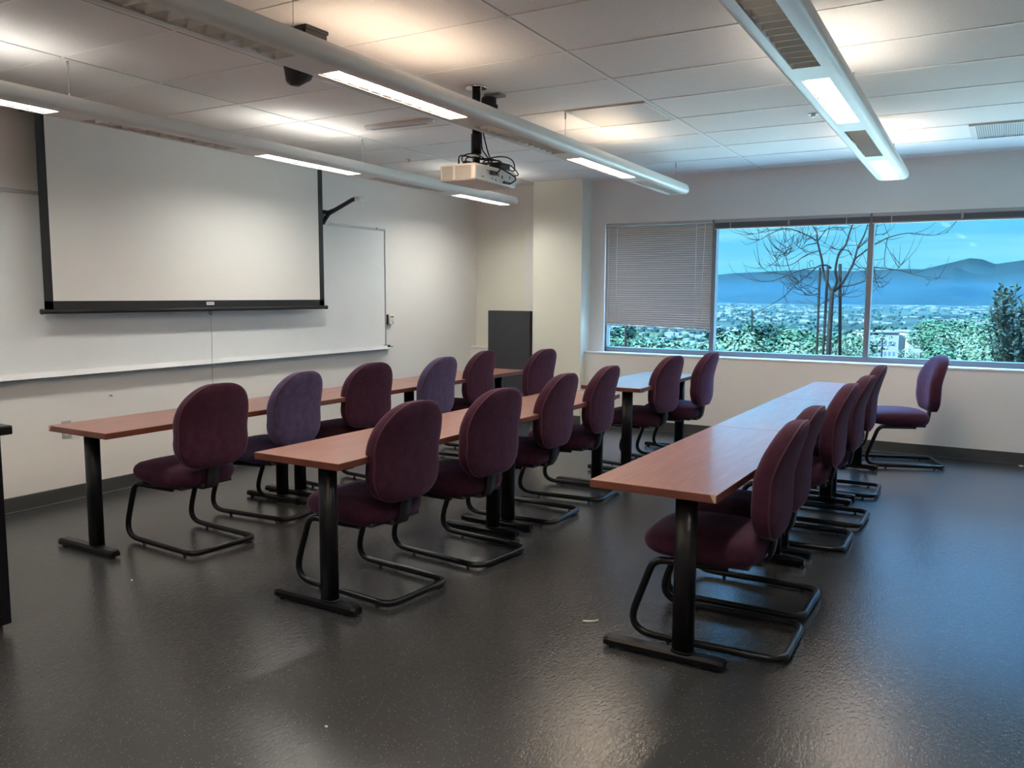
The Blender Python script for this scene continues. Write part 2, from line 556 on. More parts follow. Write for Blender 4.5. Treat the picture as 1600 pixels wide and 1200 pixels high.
# ------------------------------------------------------------------ blinds
def blind(xa, xb, zl, zr, label, nsl, lowered):
    b = empty('venetian_blind', ((xa + xb) / 2, YW + 0.005, ZT))
    tag(b, label, 'blind', 'venetian blinds at the windows')
    hw_ = (xb - xa) / 2 - 0.012
    MB().box((-hw_, -0.018, -0.034), (hw_, 0.022, -0.002), 0.002).build('headrail', M['blind_rail'], b)
    zl -= ZT; zr -= ZT
    s = MB()
    if lowered:
        for k in range(nsl):
            t_ = (k + 0.5) / nsl
            tilt = t_ ** 6
            a = math.radians(70)
            zc_ = -0.045 + t_ * ((zl + zr) / 2 + 0.060)
            dz = (zr - zl) / 2 * max(0, (t_ - 0.86) / 0.14)
            row = []
            for q in range(5):
                w_ = (q / 4 - 0.5) * 0.0268
                bow = 0.0022 * (1 - (2 * q / 4 - 1) ** 2)
                row.append((w_ * math.cos(a) - bow * math.sin(a), w_ * math.sin(a) + bow * math.cos(a)))
            vs_ = []
            for sx in (-1, 1):
                for (yy, zz) in row:
                    vs_.append((sx * hw_, yy, zc_ + zz + sx * dz))
            s._faces(vs_, [(q, q + 1, q + 6, q + 5) for q in range(4)], True)
    else:
        n_ = 14
        for k in range(n_):
            z_ = -0.040 - k * 0.0036
            s.box((-hw_, -0.013, z_ - 0.0031), (hw_, 0.013, z_), rot=Matrix.Rotation(rnd.uniform(-.02, .02), 3, 'X'))
        zl = zr = -0.040 - n_ * 0.0036 - 0.007
    s.build('slats', M['blind'] if lowered else M['blind_backlit'], b)
    r_ = MB()
    r_.rings([[(-hw_, y, zl + z) for y, z in ((-.013, -.006), (.013, -.006), (.013, .006), (-.013, .006))], [(hw_, y, zr + z) for y, z in ((-.013, -.006), (.013, -.006), (.013, .006), (-.013, .006))]], smooth=False)
    r_.build('bottom_rail', M['blind_rail'], b)
    for fx in (-0.78, 0.72):
        c = MB()
        zb = zl + (zr - zl) * (fx + 1) / 2
        c.tube([(fx * hw_, -0.0145, -0.034), (fx * hw_, -0.0145, zb)], 0.0016 if lowered else 0.004, 6)
        c.build('ladder_cord', M['cord'], b)
    if lowered:
        MB().tube([(0.88 * hw_, -0.02, -0.03), (0.86 * hw_, -0.022, -0.5), (0.82 * hw_, -0.02, zr + 0.1)], 0.0018, 6).build('tilt_cord', M['cord'], b)
        MB().tube([(-0.94 * hw_, -0.02, -0.03), (-0.945 * hw_, -0.022, zl + 0.02)], 0.0018, 6).build('tilt_wand', M['cord'], b)
    else:
        c = MB(); c.box((-0.010, -0.018, -0.085), (0.010, -0.015, -0.03)); c.build('holder_clip', M['blind_rail'], b)
    return b
blind(WX[0] + 0.005, WX[1], 1.158, 1.117, 'taupe venetian blind hanging half lowered beside the column', 46, True)
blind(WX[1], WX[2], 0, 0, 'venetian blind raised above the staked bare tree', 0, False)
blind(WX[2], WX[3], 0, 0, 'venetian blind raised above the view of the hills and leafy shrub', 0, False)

# ------------------------------------------------------------------ whiteboard, screen and wall fittings
wb = empty('whiteboard', (0, 5.0, 0.93))
tag(wb, 'long white writing board on the left wall behind the projection screen', 'whiteboard')
ya, yb, za, zb = 1.0 - 5.0, 7.01 - 5.0, 0.0, 2.165 - 0.93
MB().box((0.002, ya, za), (0.022, yb, zb)).build('writing_surface', M['board'], wb)
f = MB()
f.box((0.0, ya, zb - 0.004), (0.032, yb + 0.012, zb + 0.020), 0.003)
f.box((0.0, yb, za), (0.030, yb + 0.014, zb + 0.018), 0.003)
f.box((0.0, ya - 0.014, za), (0.030, ya, zb + 0.018), 0.003)
f.build('frame', M['board_frame'], wb)
t_ = MB()
t_.box((0.0, ya, -0.014), (0.075, yb + 0.01, -0.006), 0.002)
lip = [(0.070, -0.020), (0.090, -0.016), (0.074, 0.022), (0.066, 0.020)]
t_.rings([[(x_, y_, z_) for x_, z_ in lip] for y_ in (ya, yb + 0.01)], smooth=False)
t_.box((0.0, ya, -0.03), (0.018, yb + 0.01, 0.01), 0.002)
tr_ = t_.build('marker_tray', M['tray'], wb)
MB().box((0.0, yb - 0.03, 0.0), (0.087, yb + 0.014, 0.022), 0.004).build('tray_end_cap', M['plastic'], tr_)
MB().box((0.02, yb + 0.01, -0.006), (0.05, yb + 0.10, 0.004), 0.003).build('tray_rod', M['alu'], tr_)
MB().box((0.030, yb - .14, zb + 0.004), (0.036, yb - .125, zb + 0.022), 0.002).build('rail_clip', M['alu_dark'], wb)

ps = empty('projection_screen', (0.15, 4.61, 2.79))
tag(ps, 'pull-down projection screen with black border, hung in front of the whiteboard', 'screen')
z0, z1 = 1.44 - 2.79, 2.70 - 2.79
mb = MB(); mb.box((-0.001, -1.29, z0), (0.001, 1.285, z1)); mb.build('white_fabric', M['screen'], ps)
mb = MB()
mb.box((-0.0015, -1.352, 1.375 - 2.79), (0.0015, -1.29, z1))
mb.box((-0.0015, 1.285, 1.375 - 2.79), (0.0015, 1.345, z1))
mb.box((-0.0015, -1.352, 1.375 - 2.79), (0.0015, 1.345, z0))
mb.build('black_border', M['screen_black'], ps)
bar = MB().tube([(0.0, -1.366, 1.368 - 2.79), (0.0, 1.366, 1.368 - 2.79)], 0.016, 14).build('weight_bar', M['screen_black'], ps)
for s_ in (-1, 1):
    MB().tube([(0.0, s_ * 1.366, 1.368 - 2.79), (0.0, s_ * 1.378, 1.368 - 2.79)], 0.019, 14).build('bar_end_cap', M['plastic'], bar)
lab = MB().box((0.0015, -0.02, 1.402 - 2.79), (0.003, 0.055, 1.427 - 2.79)).build('white_maker_tag', M['white_plastic'], ps)
lt_ = MB()
for k in range(5):
    lt_.box((0.003, -0.010 + k * 0.012, 1.411 - 2.79), (0.0034, -0.004 + k * 0.012, 1.419 - 2.79))
lt_.build('tag_print', M['grey_print'], lab)
case = MB()
case.box((-0.07, -1.40, -0.10), (0.05, 1.39, -0.005), 0.02)
cs = case.build('roller_case', M['white_metal'], ps)
for s_ in (-1, 1):
    MB().box((-0.075, s_ * 1.40 - 0.02, -0.108), (0.055, s_ * 1.40 + 0.02, 0.0), 0.015).build('case_end_cap', M['alu'], ps)
    MB().box((-0.147, s_ * 1.2 - 0.02, -0.05), (-0.06, s_ * 1.2 + 0.02, -0.02)).build('wall_bracket', M['alu'], ps)
rg = MB()
rg.tube([(0, 0.018 + 0.014 * math.cos(a * math.pi / 8), 1.338 - 2.79 + 0.016 * math.sin(a * math.pi / 8)) for a in range(17)], 0.0035, 6)
rg.build('pull_ring', M['plastic'], ps)
cord = []
for k in range(15):
    zz = 1.322 - 0.60 * k / 14
    cord.append((0.0 + 0.004 * math.sin(k * 0.5), 0.02 + 0.006 * math.sin(k * 0.9) * (k > 9), zz - 2.79))
MB().tube(cord, 0.0018, 6).build('pull_cord', M['greycord'], ps)

am = empty('wall_mounted_arm', (0.022, 6.07, 2.19))
tag(am, 'black angled wall arm with silver tip right of the projection screen', 'arm')
MB().box((0, -0.03, -0.03), (0.02, 0.03, 0.11), 0.004).build('wall_plate', M['plastic'], am)
bm_ = MB()
bm_.tube(fillet([(0.02, 0, -0.02), (0.06, 0, 0.03), (0.10, 0, 0.07), (0.40, 0, 0.185), (0.455, 0, 0.19)], [.05, .06, .04]), 0.02, 10)
bm_.tube([(0.02, 0, 0.09), (0.10, 0, 0.078), (0.2, 0, 0.11)], [0.02, 0.022, 0.016], 10)
bm_.build('boom', M['plastic'], am)
MB().box((0.445, -0.03, 0.165), (0.515, 0.03, 0.205), 0.008).build('silver_tip', M['tray'], am)

wc = empty('wall_control', (0.0, 7.105, 1.22))
tag(wc, 'small white control with display in black holder right of the whiteboard', 'control')
MB().box((0.0, -0.05, -0.052), (0.022, 0.035, 0.056), 0.006).build('holder', M['plastic'], wc)
bd = MB().box((0.010, -0.036, -0.052), (0.04, 0.042, 0.056), 0.008).build('body', M['white_plastic'], wc)
MB().box((0.040, -0.02, 0.022), (0.0412, 0.028, 0.040), 0.0).build('display', M['grey_print'], bd)
l2 = MB()
for k in range(2):
    l2.box((0.040, -0.012, -0.004 - k * 0.011), (0.0408, 0.028, -0.001 - k * 0.011))
l2.build('print_lines', M['grey_print'], bd)
MB().tube([(0.040, 0.016, -0.032), (0.0425, 0.016, -0.032)], 0.008, 12).build('button', M['grey_print'], bd)

ol = empty('wall_outlet', (0.0, 3.453, 0.52))
tag(ol, 'steel outlet plate on the left wall behind the nearest table corner', 'outlet')
MB().box((0, -0.036, -0.062), (0.006, 0.036, 0.062), 0.003).build('plate', M['board_frame'], ol)
for s_ in (-1, 1):
    MB().box((0.006, -0.017, s_ * 0.026 - 0.015), (0.0085, 0.017, s_ * 0.026 + 0.015), 0.003).build('socket', M['white_plastic'], ol)
nl = MB().tube([(0.0, 3.804, 0.73), (0.02, 3.804, 0.73), (0.024, 3.804, 0.722)], 0.005, 8).build('wall_hook', M['alu'])
tag(nl, 'tiny metal hook in the left wall above the nearest table', 'hook')

# dark panel in the alcove
dp = empty('standing_panel', (0.62, 8.60, 0))
tag(dp, 'tall charcoal panel standing in the corner alcove left of the column', 'panel')
MB().box((-0.29, -0.012, 0.012), (0.292, 0.0, 1.30), 0.004).build('panel_face', M['panel'], dp)
fb = MB()
fb.box((-0.292, 0.0, 0.012), (0.294, 0.055, 1.302), 0.004)
fb.build('panel_frame', M['panel_edge'], dp)
for s_ in (-1, 1):
    MB().tube([(s_ * 0.25, 0.027, 0), (s_ * 0.25, 0.027, 0.012)], 0.014, 10).build('foot_glide', M['rubber'], dp)

# lectern at the left edge of the view
lc = empty('lectern', (1.74, 1.64, 0))
tag(lc, 'black lectern desk cut off at the left edge of the view', 'lectern')
MB().box((-0.30, -0.30, 0.035), (0.30, 0.30, 0.885), 0.004).build('cabinet_body', M['black'], lc)
MB().box((-0.33, -0.33, 0.885), (0.335, 0.335, 0.925), 0.006).build('top', M['black'], lc)
MB().box((0.300, -0.26, 0.08), (0.306, 0.26, 0.85), 0.002).build('door_panel', M['black'], lc)
for sx in (-1, 1):
    for sy in (-1, 1):
        MB().tube([(sx * 0.26, sy * 0.26, 0), (sx * 0.26, sy * 0.26, 0.035)], 0.018, 12).build('caster', M['rubber'], lc)

# ------------------------------------------------------------------ tables
TH = 0.737
def make_table(width, length, loff, label, group, chip=None):
    """origin at the floor under the front-left corner; width along x, length along y"""
    t_ = empty('training_table')
    tag(t_, label, 'table', group)
    mb = MB()
    mb.mi = 0
    mb.box((0, 0.0015, TH - 0.034), (width, length - 0.0015, TH), 0.003)
    top = mb.build('tabletop', [M['wood'], M['wood_edge']], t_)
    for p in top.data.polygons:
        if abs(p.normal.z) < 0.5:
            p.material_index = 1
    for yy in (0.088, length - 0.088):
        lg = MB()
        # oval column
        def ov(z, sx=0.044, sy=0.034, n=24):
            out_ = []
            for k in range(n):
                a = 2 * math.pi * k / n
                c_, s__ = math.cos(a), math.sin(a)
                out_.append((loff + sx * math.copysign(abs(c_) ** 0.7, c_), yy + sy * math.copysign(abs(s__) ** 0.7, s__), z))
            return out_
        lg.rings([ov(0.045), ov(TH - 0.040)])
        lg.box((loff - 0.17, yy - 0.03, TH - 0.040), (loff + 0.14, yy + 0.03, TH - 0.034), 0.002)
        leg = lg.build('leg', M['black'], t_)
        ft = MB()
        xa_, xb_ = loff - 0.345, loff + 0.175
        prof = [(-0.031, 0.012), (-0.031, 0.034), (-0.022, 0.047), (0.022, 0.047), (0.031, 0.034), (0.031, 0.012)]
        ft.rings([[(x_, yy + a * k_, 0.012 + (b_ - 0.012) * k_) for a, b_ in prof] for x_, k_ in ((xa_, .86), (xa_ + .02, 1), (xb_ - .02, 1), (xb_, .86))], smooth=False)
        ft.rings([ov(0.044, .052, .030), ov(0.056, .047, .037)])
        fo = ft.build('foot', M['black'], leg)
        for x_ in (xa_ + 0.03, xb_ - 0.03):
            MB().tube([(x_, yy, 0), (x_, yy, 0.013)], 0.014, 10).build('foot_glide', M['rubber'], leg)
    if chip:
        c = MB()
        cx = width if chip == 'right' else 0.0
        sg = -1 if chip == 'right' else 1
        c._faces([(cx + sg * 0.026, 0.0010, TH - .001), (cx + sg * .003, .0008, TH - .001), (cx + sg * .003, .0008, TH - .031), (cx + sg * .010, .0010, TH - .031), (cx + sg * .019, .0010, TH - .018)], [(0, 1, 2, 3, 4)])
        c.tube([(cx + sg * 0.009, -0.001, TH - .023), (cx + sg * 0.009, .004, TH - .023)], 0.004, 8)
        c.build('chipped_corner', M['chip'], t_)
    return t_

TD = 0.539
def place_table(x, y, length, loff, label, group, chip=None):
    t_ = make_table(TD, length, loff, label, group, chip)
    t_.location = (x, y, 0)
    return t_
GL, GM, GR = 'tables along the whiteboard', 'tables of the middle row', 'tables of the right row'
place_table(1.055, 2.716, 1.612, 0.275, 'cherry table nearest the lectern, along the whiteboard', GL, 'left')
place_table(1.055, 4.330, 1.490, 0.275, 'middle cherry table of the row along the whiteboard', GL)
place_table(1.055, 5.822, 1.482, 0.275, 'cherry table in front of the charcoal alcove panel', GL)
place_table(2.678, 2.778, 1.645, 0.392, 'near cherry table of the middle row, its end facing the open floor', GM)
place_table(2.678, 4.425, 1.530, 0.392, 'second cherry table of the middle row, butted against the near one', GM)
place_table(2.678, 6.363, 1.484, 0.392, 'separate cherry table before the half lowered blind', GM)
place_table(4.3145, 3.103, 1.695, 0.392, 'cherry table with chipped corner, nearest of the right row', GR, 'right')
place_table(4.3145, 4.799, 1.570, 0.392, 'middle cherry table of the right row', GR)
place_table(4.3145, 6.370, 1.412, 0.392, 'far cherry table of the right row, nearest the windows', GR)

# ------------------------------------------------------------------ chairs
def superell(n, hx, hy, e):
    out_ = []
    for k in range(n):
        a = 2 * math.pi * k / n
        c_, s_ = math.cos(a), math.sin(a)
        out_.append((hx * math.copysign(abs(c_) ** (2 / e), c_), hy * math.copysign(abs(s_) ** (2 / e), s_)))
    return out_

def lerp(t_, xs, ys):
    if t_ <= xs[0]: return ys[0]
    for a, b_, c_, d in zip(xs[:-1], xs[1:], ys[:-1], ys[1:]):
        if t_ <= b_:
            u = (t_ - a) / (b_ - a)
            u = u * u * (3 - 2 * u) if False else u
            return c_ + (d - c_) * u
    return ys[-1]

def smooth_curve(xs, ys):
    """Catmull-Rom through the points"""
    def f(t_):
        if t_ <= xs[0]: return ys[0]
        if t_ >= xs[-1]: return ys[-1]
        i = max(k for k in range(len(xs) - 1) if xs[k] <= t_)
        u = (t_ - xs[i]) / (xs[i + 1] - xs[i])
        p0, p1, p2, p3 = ys[max(0, i - 1)], ys[i], ys[i + 1], ys[min(len(ys) - 1, i + 2)]
        return 0.5 * ((2 * p1) + (-p0 + p2) * u + (2 * p0 - 5 * p1 + 4 * p2 - p3) * u * u + (-p0 + 3 * p1 - 3 * p2 + p3) * u ** 3)
    return f

def make_chair(fab):
    """faces -x; origin on the floor in the middle of the sled base"""
    c = empty('cantilever_chair')
    # seat cushion
    s = MB()
    n = 48
    hx, hy, xc = 0.262, 0.244, -0.132
    top = smooth_curve([-1, -0.75, -0.3, 0.3, 0.8, 1.0], [0.474, 0.493, 0.507, 0.507, 0.498, 0.486])
    bot = smooth_curve([-1, -0.6, 0, 0.6, 1.0], [0.380, 0.376, 0.366, 0.360, 0.372])
    rings = []
    for sc, fr_ in ((0.25, 0.0), (0.78, 0.0), (0.90, 0.06), (0.965, 0.20), (0.99, 0.36), (1.0, 0.52), (0.99, 0.68), (0.955, 0.84), (0.88, 0.95), (0.66, 1.0), (0.3, 1.03)):
        rg_ = []
        for (a, b_) in superell(n, 1, 1, 3.6):
            px, py = a * sc, b_ * sc
            wid = 1.0 - 0.06 * max(0, px) ** 2
            zt_, zb_ = top(px) - 0.018 * (abs(py) ** 4), bot(px) + 0.012 * abs(py) ** 3
            rg_.append((xc + px * hx, py * hy * wid, zb_ + (zt_ - zb_) * fr_))
        rings.append(rg_)
    s.rings(rings)
    seat = s.build('seat', fab, c)
    sp = MB()
    sp.box((-0.16, -0.175, 0.362), (0.085, 0.175, 0.384), 0.006)
    sp.box((0.02, -0.06, 0.352), (0.12, 0.06, 0.385), 0.01)
    sp.build('seat_pan', M['plastic'], c)
    # backrest
    xr = smooth_curve([0.48, 0.56, 0.66, 0.75, 0.85, 0.94, 0.99], [0.190, 0.205, 0.208, 0.212, 0.236, 0.262, 0.266])
    Z0, Z1, Wd = 0.492, 0.985, 0.236
    zc_ = 0.735
    rt, rtz, rb, ex = 0.222, 0.235, 0.150, 2.3
    outline = []
    def arc(cy, cz, ry, rz, a0, a1, k):
        for q in range(k):
            a = a0 + (a1 - a0) * q / k
            c_, s_ = math.cos(a), math.sin(a)
            outline.append((cy + ry * math.copysign(abs(c_) ** (2 / ex), c_), cz + rz * math.copysign(abs(s_) ** (2 / ex), s_)))
    hp = math.pi / 2
    arc(Wd - rt, Z1 - rtz, rt, rtz, 0, hp, 14)
    arc(-Wd + rt, Z1 - rtz, rt, rtz, hp, 2 * hp, 14)
    for q in range(5):
        outline.append((-Wd + 0.004 * math.sin(math.pi * q / 5), Z1 - rtz + (Z0 + rb - Z1 + rtz) * q / 5))
    arc(-Wd + rb, Z0 + rb, rb, rb, 2 * hp, 3 * hp, 10)
    arc(Wd - rb, Z0 + rb, rb, rb, 3 * hp, 4 * hp, 10)
    for q in range(5):
        outline.append((Wd - 0.004 * math.sin(math.pi * q / 5), Z0 + rb + (Z1 - rtz - Z0 - rb) * q / 5))
    ol_ = []
    for p in outline:
        if not ol_ or (abs(p[0] - ol_[-1][0]) + abs(p[1] - ol_[-1][1])) > 1e-4:
            ol_.append(p)
    outline = ol_
    def bring(sc, d):
        rg_ = []
        for (y_, z_) in outline:
            y2, z2 = y_ * sc, zc_ + (z_ - zc_) * sc
            wing = 0.55 * y2 * y2
            rg_.append((xr(z2) - wing - d, y2, z2))
        return rg_
    b_ = MB()
    b_.rings([bring(sc, d) for sc, d in ((0.15, 0.0), (0.5, 0.0), (0.8, 0.0), (0.94, 0.002), (0.985, 0.006), (1.0, 0.014), (1.0, 0.040), (0.99, 0.062), (0.955, 0.080), (0.88, 0.094), (0.7, 0.101), (0.45, 0.105), (0.15, 0.106))])
    back = b_.build('backrest', fab, c)
    pp = MB()
    pr_ = [Vector(v) for v in bring(0.992, 0.010)]
    pp.tube(pr_ + [pr_[0]], 0.0042, 6, cap=False)
    pp.build('piping', M['piping'], back)
    # flat support bar
    sb = MB()
    path = fillet([(-0.02, 0, 0.358), (0.135, 0, 0.360), (0.152, 0, 0.47), (0.160, 0, 0.56)], [0.07, 0.05])
    rings = []
    for i, p in enumerate(path):
        q = path[min(i + 1, len(path) - 1)] - path[max(i - 1, 0)]
        nn = Vector((q.z, 0, -q.x)).normalized() * 0.008
        w_ = 0.037
        rings.append([p + nn + Vector((0, w_, 0)), p + nn - Vector((0, w_, 0)), p - nn - Vector((0, w_, 0)), p - nn + Vector((0, w_, 0))])
    sb.rings(rings)
    sb.build('support_bar', M['plastic'], c)
    # sled frame
    fr_ = MB()
    Y = 0.218
    R_ = 0.0165
    zf = 0.0255
    half = [(0.0, -Y * 0.8, 0.362), (-0.312, -Y, 0.366), (-0.435, -Y, zf), (0.245, -Y, zf)]
    pts = half + [(p[0], -p[1], p[2]) for p in reversed(half)]
    fr_.tube(fillet(pts, [0.07, 0.095, 0.075, 0.075, 0.095, 0.07]), R_, 12)
    fro = fr_.build('sled_frame', M['tube'], c)
    for sx in (-0.24, 0.16):
        for sy in (-1, 1):
            MB().tube([(sx, sy * Y, 0.0), (sx, sy * Y, 0.016)], 0.009, 8).build('glide', M['rubber'], fro)
    return c

proto = make_chair(M['fabric'])
proto_v = make_chair(M['violet'])
GW = 'chairs at the row along the whiteboard'
GMid = 'chairs at the middle row'
GRt = 'chairs at the right row'
chairs = [
 (1.657, 3.258, -0.065, 0, 'burgundy chair at the table nearest the lectern, first along the whiteboard', GW),
 (1.538, 4.020, 0.082, 1, 'violet-backed chair at the whiteboard row, second from the lectern', GW),
 (1.453, 4.879, -0.098, 0, 'burgundy chair between the two violet-backed chairs of the whiteboard row', GW),
 (1.565, 5.609, 0.036, 1, 'violet-backed chair farther along the whiteboard row, at its middle table', GW),
 (1.434, 6.446, 0.058, 0, 'burgundy chair tucked in before the charcoal panel, fifth along the whiteboard', GW),
 (1.779, 6.997, -0.055, 0, 'burgundy chair before the column, last along the whiteboard row', GW),
 (3.095, 3.241, -0.079, 0, 'burgundy chair at the near end of the middle row, overlapping the table leg', GMid),
 (3.158, 3.944, -0.098, 0, 'burgundy chair second from the near end of the middle row', GMid),
 (3.061, 4.884, 0.022, 0, 'burgundy chair third from the near end of the middle row', GMid),
 (3.065, 5.584, 0.055, 0, 'burgundy chair fourth along the middle row, left of the separate table', GMid),
 (3.102, 6.874, -0.104, 0, 'burgundy chair at the separate table, the nearer of its two', GMid),
 (3.243, 7.467, 0.011, 0, 'burgundy chair at the separate table, under the lowered blind', GMid),
 (4.822, 3.562, 0.036, 0, 'burgundy chair at the chipped table corner, nearest of the right row', GRt),
 (4.793, 4.083, 0.007, 0, 'burgundy chair close behind the nearest one of the right row', GRt),
 (4.772, 5.255, 0.023, 0, 'burgundy chair third from the near end of the right row', GRt),
 (4.784, 5.858, 0.004, 0, 'burgundy chair fourth from the near end of the right row', GRt),
 (4.751, 6.774, 0.044, 0, 'burgundy chair fifth in the right row, at the table nearest the windows', GRt),
 (5.073, 8.156, 0.352, 0, 'burgundy chair standing alone by the low window wall, seen in profile', GRt),
]
used = [0, 0]
for x, y, a, v, lab_, grp in chairs:
    src = proto_v if v else proto
    o = src if not used[v] else copy_tree(src)
    used[v] = 1
    o.location = (x, y, 0)
    o.rotation_euler = (0, 0, a)
    tag(o, lab_, 'chair', grp)

# ------------------------------------------------------------------ hanging light fixtures
lamp_cache = {}
def lamp_mat(col_, st, nm):
    key = (col_, st)
    if key not in lamp_cache:
        lamp_cache[key] = emis(nm, col_, st)
    return lamp_cache[key]

def fixture(p0, p1, cells, cables, label):
    """p0, p1 ends of the bottom centre line; cells: (start, end, lamp colour or None) measured along it"""
    a, b_ = Vector(p0), Vector(p1)
    ln = (b_ - a).length
    ang = math.atan2(-(b_.x - a.x), b_.y - a.y)
    fx = empty('pendant_light', a, ang)
    tag(fx, label, 'ceiling light', 'long pendant lights under the ceiling')
    # housing profile (x, z): flat bottom, round shoulders, open top
    HW, HH = 0.130, 0.088
    prof = []
    for k in range(9):
        t_ = k / 8 * math.pi / 2
        prof.append((0.085 + 0.045 * math.sin(t_), 0.034 - 0.034 * math.cos(t_)))
    prof += [(0.129, 0.050), (0.124, 0.070), (0.112, HH)]
    inner = [(0.106, HH), (0.118, 0.066), (0.120, 0.038), (0.080, 0.008)]
    side = prof + inner
    h = MB()
    for sg in (-1, 1):
        # side shell, from the louver edge out and up
        h.rings([[(sg * x_, y_, z_) for x_, z_ in [(0.060, 0.0)] + prof] for y_ in (0.10, ln - 0.10)], cap=False, closed=False)
        h.rings([[(sg * x_, y_, z_) for x_, z_ in inner + [(0.060, 0.008)]] for y_ in (0.10, ln - 0.10)], cap=False, closed=False)
        h.rings([[(sg * x_, y_, HH) for x_ in (0.112, 0.106)] for y_ in (0.10, ln - 0.10)], cap=False, closed=False)
        h.rings([[(sg * 0.060, y_, z_) for z_ in (0.0, 0.008)] for y_ in (0.10, ln - 0.10)], cap=False, closed=False)
        # rounded end
        for y0_, d in ((0.10, -1), (ln - 0.10, 1)):
            rr__ = []
            for q in range(6):
                t_ = q / 5 * math.pi / 2
                sc = math.cos(t_) * 0.999 + 0.001
                rr__.append([(sg * x_ * sc, y0_ + d * 0.10 * math.sin(t_), 0.03 + (z_ - 0.03) * (0.35 + 0.65 * sc)) for x_, z_ in [(0.0, 0.0), (0.060, 0.0)] + prof + [(0.0, HH)]])
            h.rings(rr__)
    # plain bottom between the cells
    last = 0.10
    for s0, s1, _c in cells + [(ln - 0.10, ln, None)]:
        if s0 > last:
            h.box((-0.0605, last, 0.0), (0.0605, s0, 0.008))
        last = s1
    h.build('housing', M['white_metal'], fx)
    for s0, s1, c_ in cells:
        lv = MB()
        L_ = s1 - s0
        nb = max(4, int(L_ / 0.085))
        for k in range(nb + 1):
            yy = s0 + L_ * k / nb
            lv.box((-0.058, yy - 0.0016, 0.002), (0.058, yy + 0.0016, 0.0195 if c_ else 0.034))
        for sg in (-1, 1):
            lv.rings([[(sg * 0.060, y_, 0.001), (sg * 0.057, y_, 0.02), (sg * 0.050, y_, 0.036), (sg * 0.061, y_, 0.036)] for y_ in (s0, s1)])
        lv.build('louver', M['louver'], fx)
        if c_ is not None:
            d_ = MB().box((-0.050, s0 + 0.006, 0.020), (0.050, s1 - 0.006, 0.024))
            d_.build('lamp_diffuser', lamp_mat(c_, DOWN, 'lamp_glow_down'), fx)
            MB().box((-0.054, s0, 0.0245), (0.054, s1, 0.0265)).build('reflector_plate', M['white_metal'], fx)
            # pair of upright lamp strips sending light sideways over the ceiling
            u_ = MB()
            for sg in (-1, 1):
                u_.rings([[(sg * 0.052, y_, 0.046), (sg * 0.034, y_, 0.080), (sg * 0.033, y_, 0.080), (sg * 0.051, y_, 0.046)] for y_ in (s0 + 0.02, s1 - 0.02)], smooth=False)
            u_.build('lamp_tube', lamp_mat(c_, UP, 'lamp_glow_up'), fx)
            k_ = MB()
            k_.rings([[(-0.046, y_, 0.044), (-0.031, y_, 0.0795), (-0.032, y_, 0.082), (0.032, y_, 0.082), (0.031, y_, 0.0795), (0.046, y_, 0.044)] for y_ in (s0 + 0.01, s1 - 0.01)], smooth=False)
            k_.build('reflector_ridge', M['white_metal'], fx)
    for yy in cables:
        c = MB()
        top_z = ZC - a.z - (b_.z - a.z) * yy / ln
        c.tube([(0, yy, 0.115), (0, yy, top_z - 0.015)], 0.0016, 6)
        c.tube([(0, yy, top_z - 0.05), (0, yy, top_z)], 0.006, 8)
        c.tube([(0, yy, 0.105), (0, yy, 0.125)], 0.005, 8)
        c.tube([(-0.10, yy, HH), (0, yy, 0.112), (0.10, yy, HH)], 0.0018, 6)
        c.build('hanging_cable', M['board_frame'], fx)
    # tilt along the run, if any
    fx.rotation_euler = (math.asin((b_.z - a.z) / ln), 0, ang)
    return fx

def run(y0, ys):
    return [(a - y0, b_ - y0, c_) for a, b_, c_ in ys]
ZB = 2.492
# left, middle, right; unseen lit cells added behind the camera to fill the room
YB = -1.9
fixture((1.392, YB, ZB), (0.854, 8.25, ZB), run(YB, [(-1.2, -0.1, COOL), (0.30, 1.40, None), (1.68, 2.79, COOL), (3.01, 4.10, None), (4.38, 5.46, COOL), (5.70, 6.78, None), (7.08, 8.12, COOL)]), [0.4, 4.8, 7.46, 10.1], 'left white pendant light, running in front of the projection screen')
fixture((3.266, YB, ZB), (2.869, 8.14, ZB), run(YB, [(-1.20, -0.10, None), (0.20, 1.30, AMBER), (1.55, 2.645, None), (2.92, 4.02, AMBER), (4.27, 5.355, None), (5.61, 6.745, WARM), (6.99, 8.04, None)]), [0.4, 4.6, 7.35, 9.93], 'middle white pendant light, passing in front of the ceiling projector')
fixture((5.113, YB, ZB), (4.842, 8.03, ZB), run(YB, [(-1.34, -0.24, WHITE), (0.03, 1.15, None), (1.42, 2.50, WHITE), (2.76, 3.89, None), (4.12, 5.22, WHITE), (5.49, 6.55, None), (6.79, 7.925, PEACH)]), [0.4, 4.6, 7.23, 9.83], 'right white pendant light, pointing at the windows')

# ------------------------------------------------------------------ projector and ceiling fittings
pj = empty('ceiling_projector', (2.822, 4.52, ZC))
tag(pj, 'white projector hung from a black ceiling pole behind the middle light', 'projector')
z0 = 2.19 - ZC
MB().tube([(0, 0, 0), (0, 0, -0.012)], 0.065, 24).build('ceiling_flange', M['chrome'], pj)
pl = MB()
pl.tube([(0, 0, -0.012), (0, 0, -0.12)], 0.026, 20)
pl.tube([(0, 0, -0.11), (0, 0, -0.20)], 0.031, 20)
pl.tube([(0, 0, -0.20), (0, 0, -0.36)], 0.026, 20)
pl.tube([(0, 0, -0.29), (0, 0, -0.41)], 0.033, 20)
pole = pl.build('mounting_pole', M['black'], pj)
MB().tube([(0, 0, -0.41), (0, 0, -0.445)], 0.029, 20).build('pole_collar', M['chrome'], pole)
bd = MB()
bx0, bx1, by0, by1 = -0.132, 0.132, -0.215, 0.275
zt_ = z0 + 0.105
bd.box((bx0, by0, z0), (bx1, by1, zt_), 0.014, seg=3)
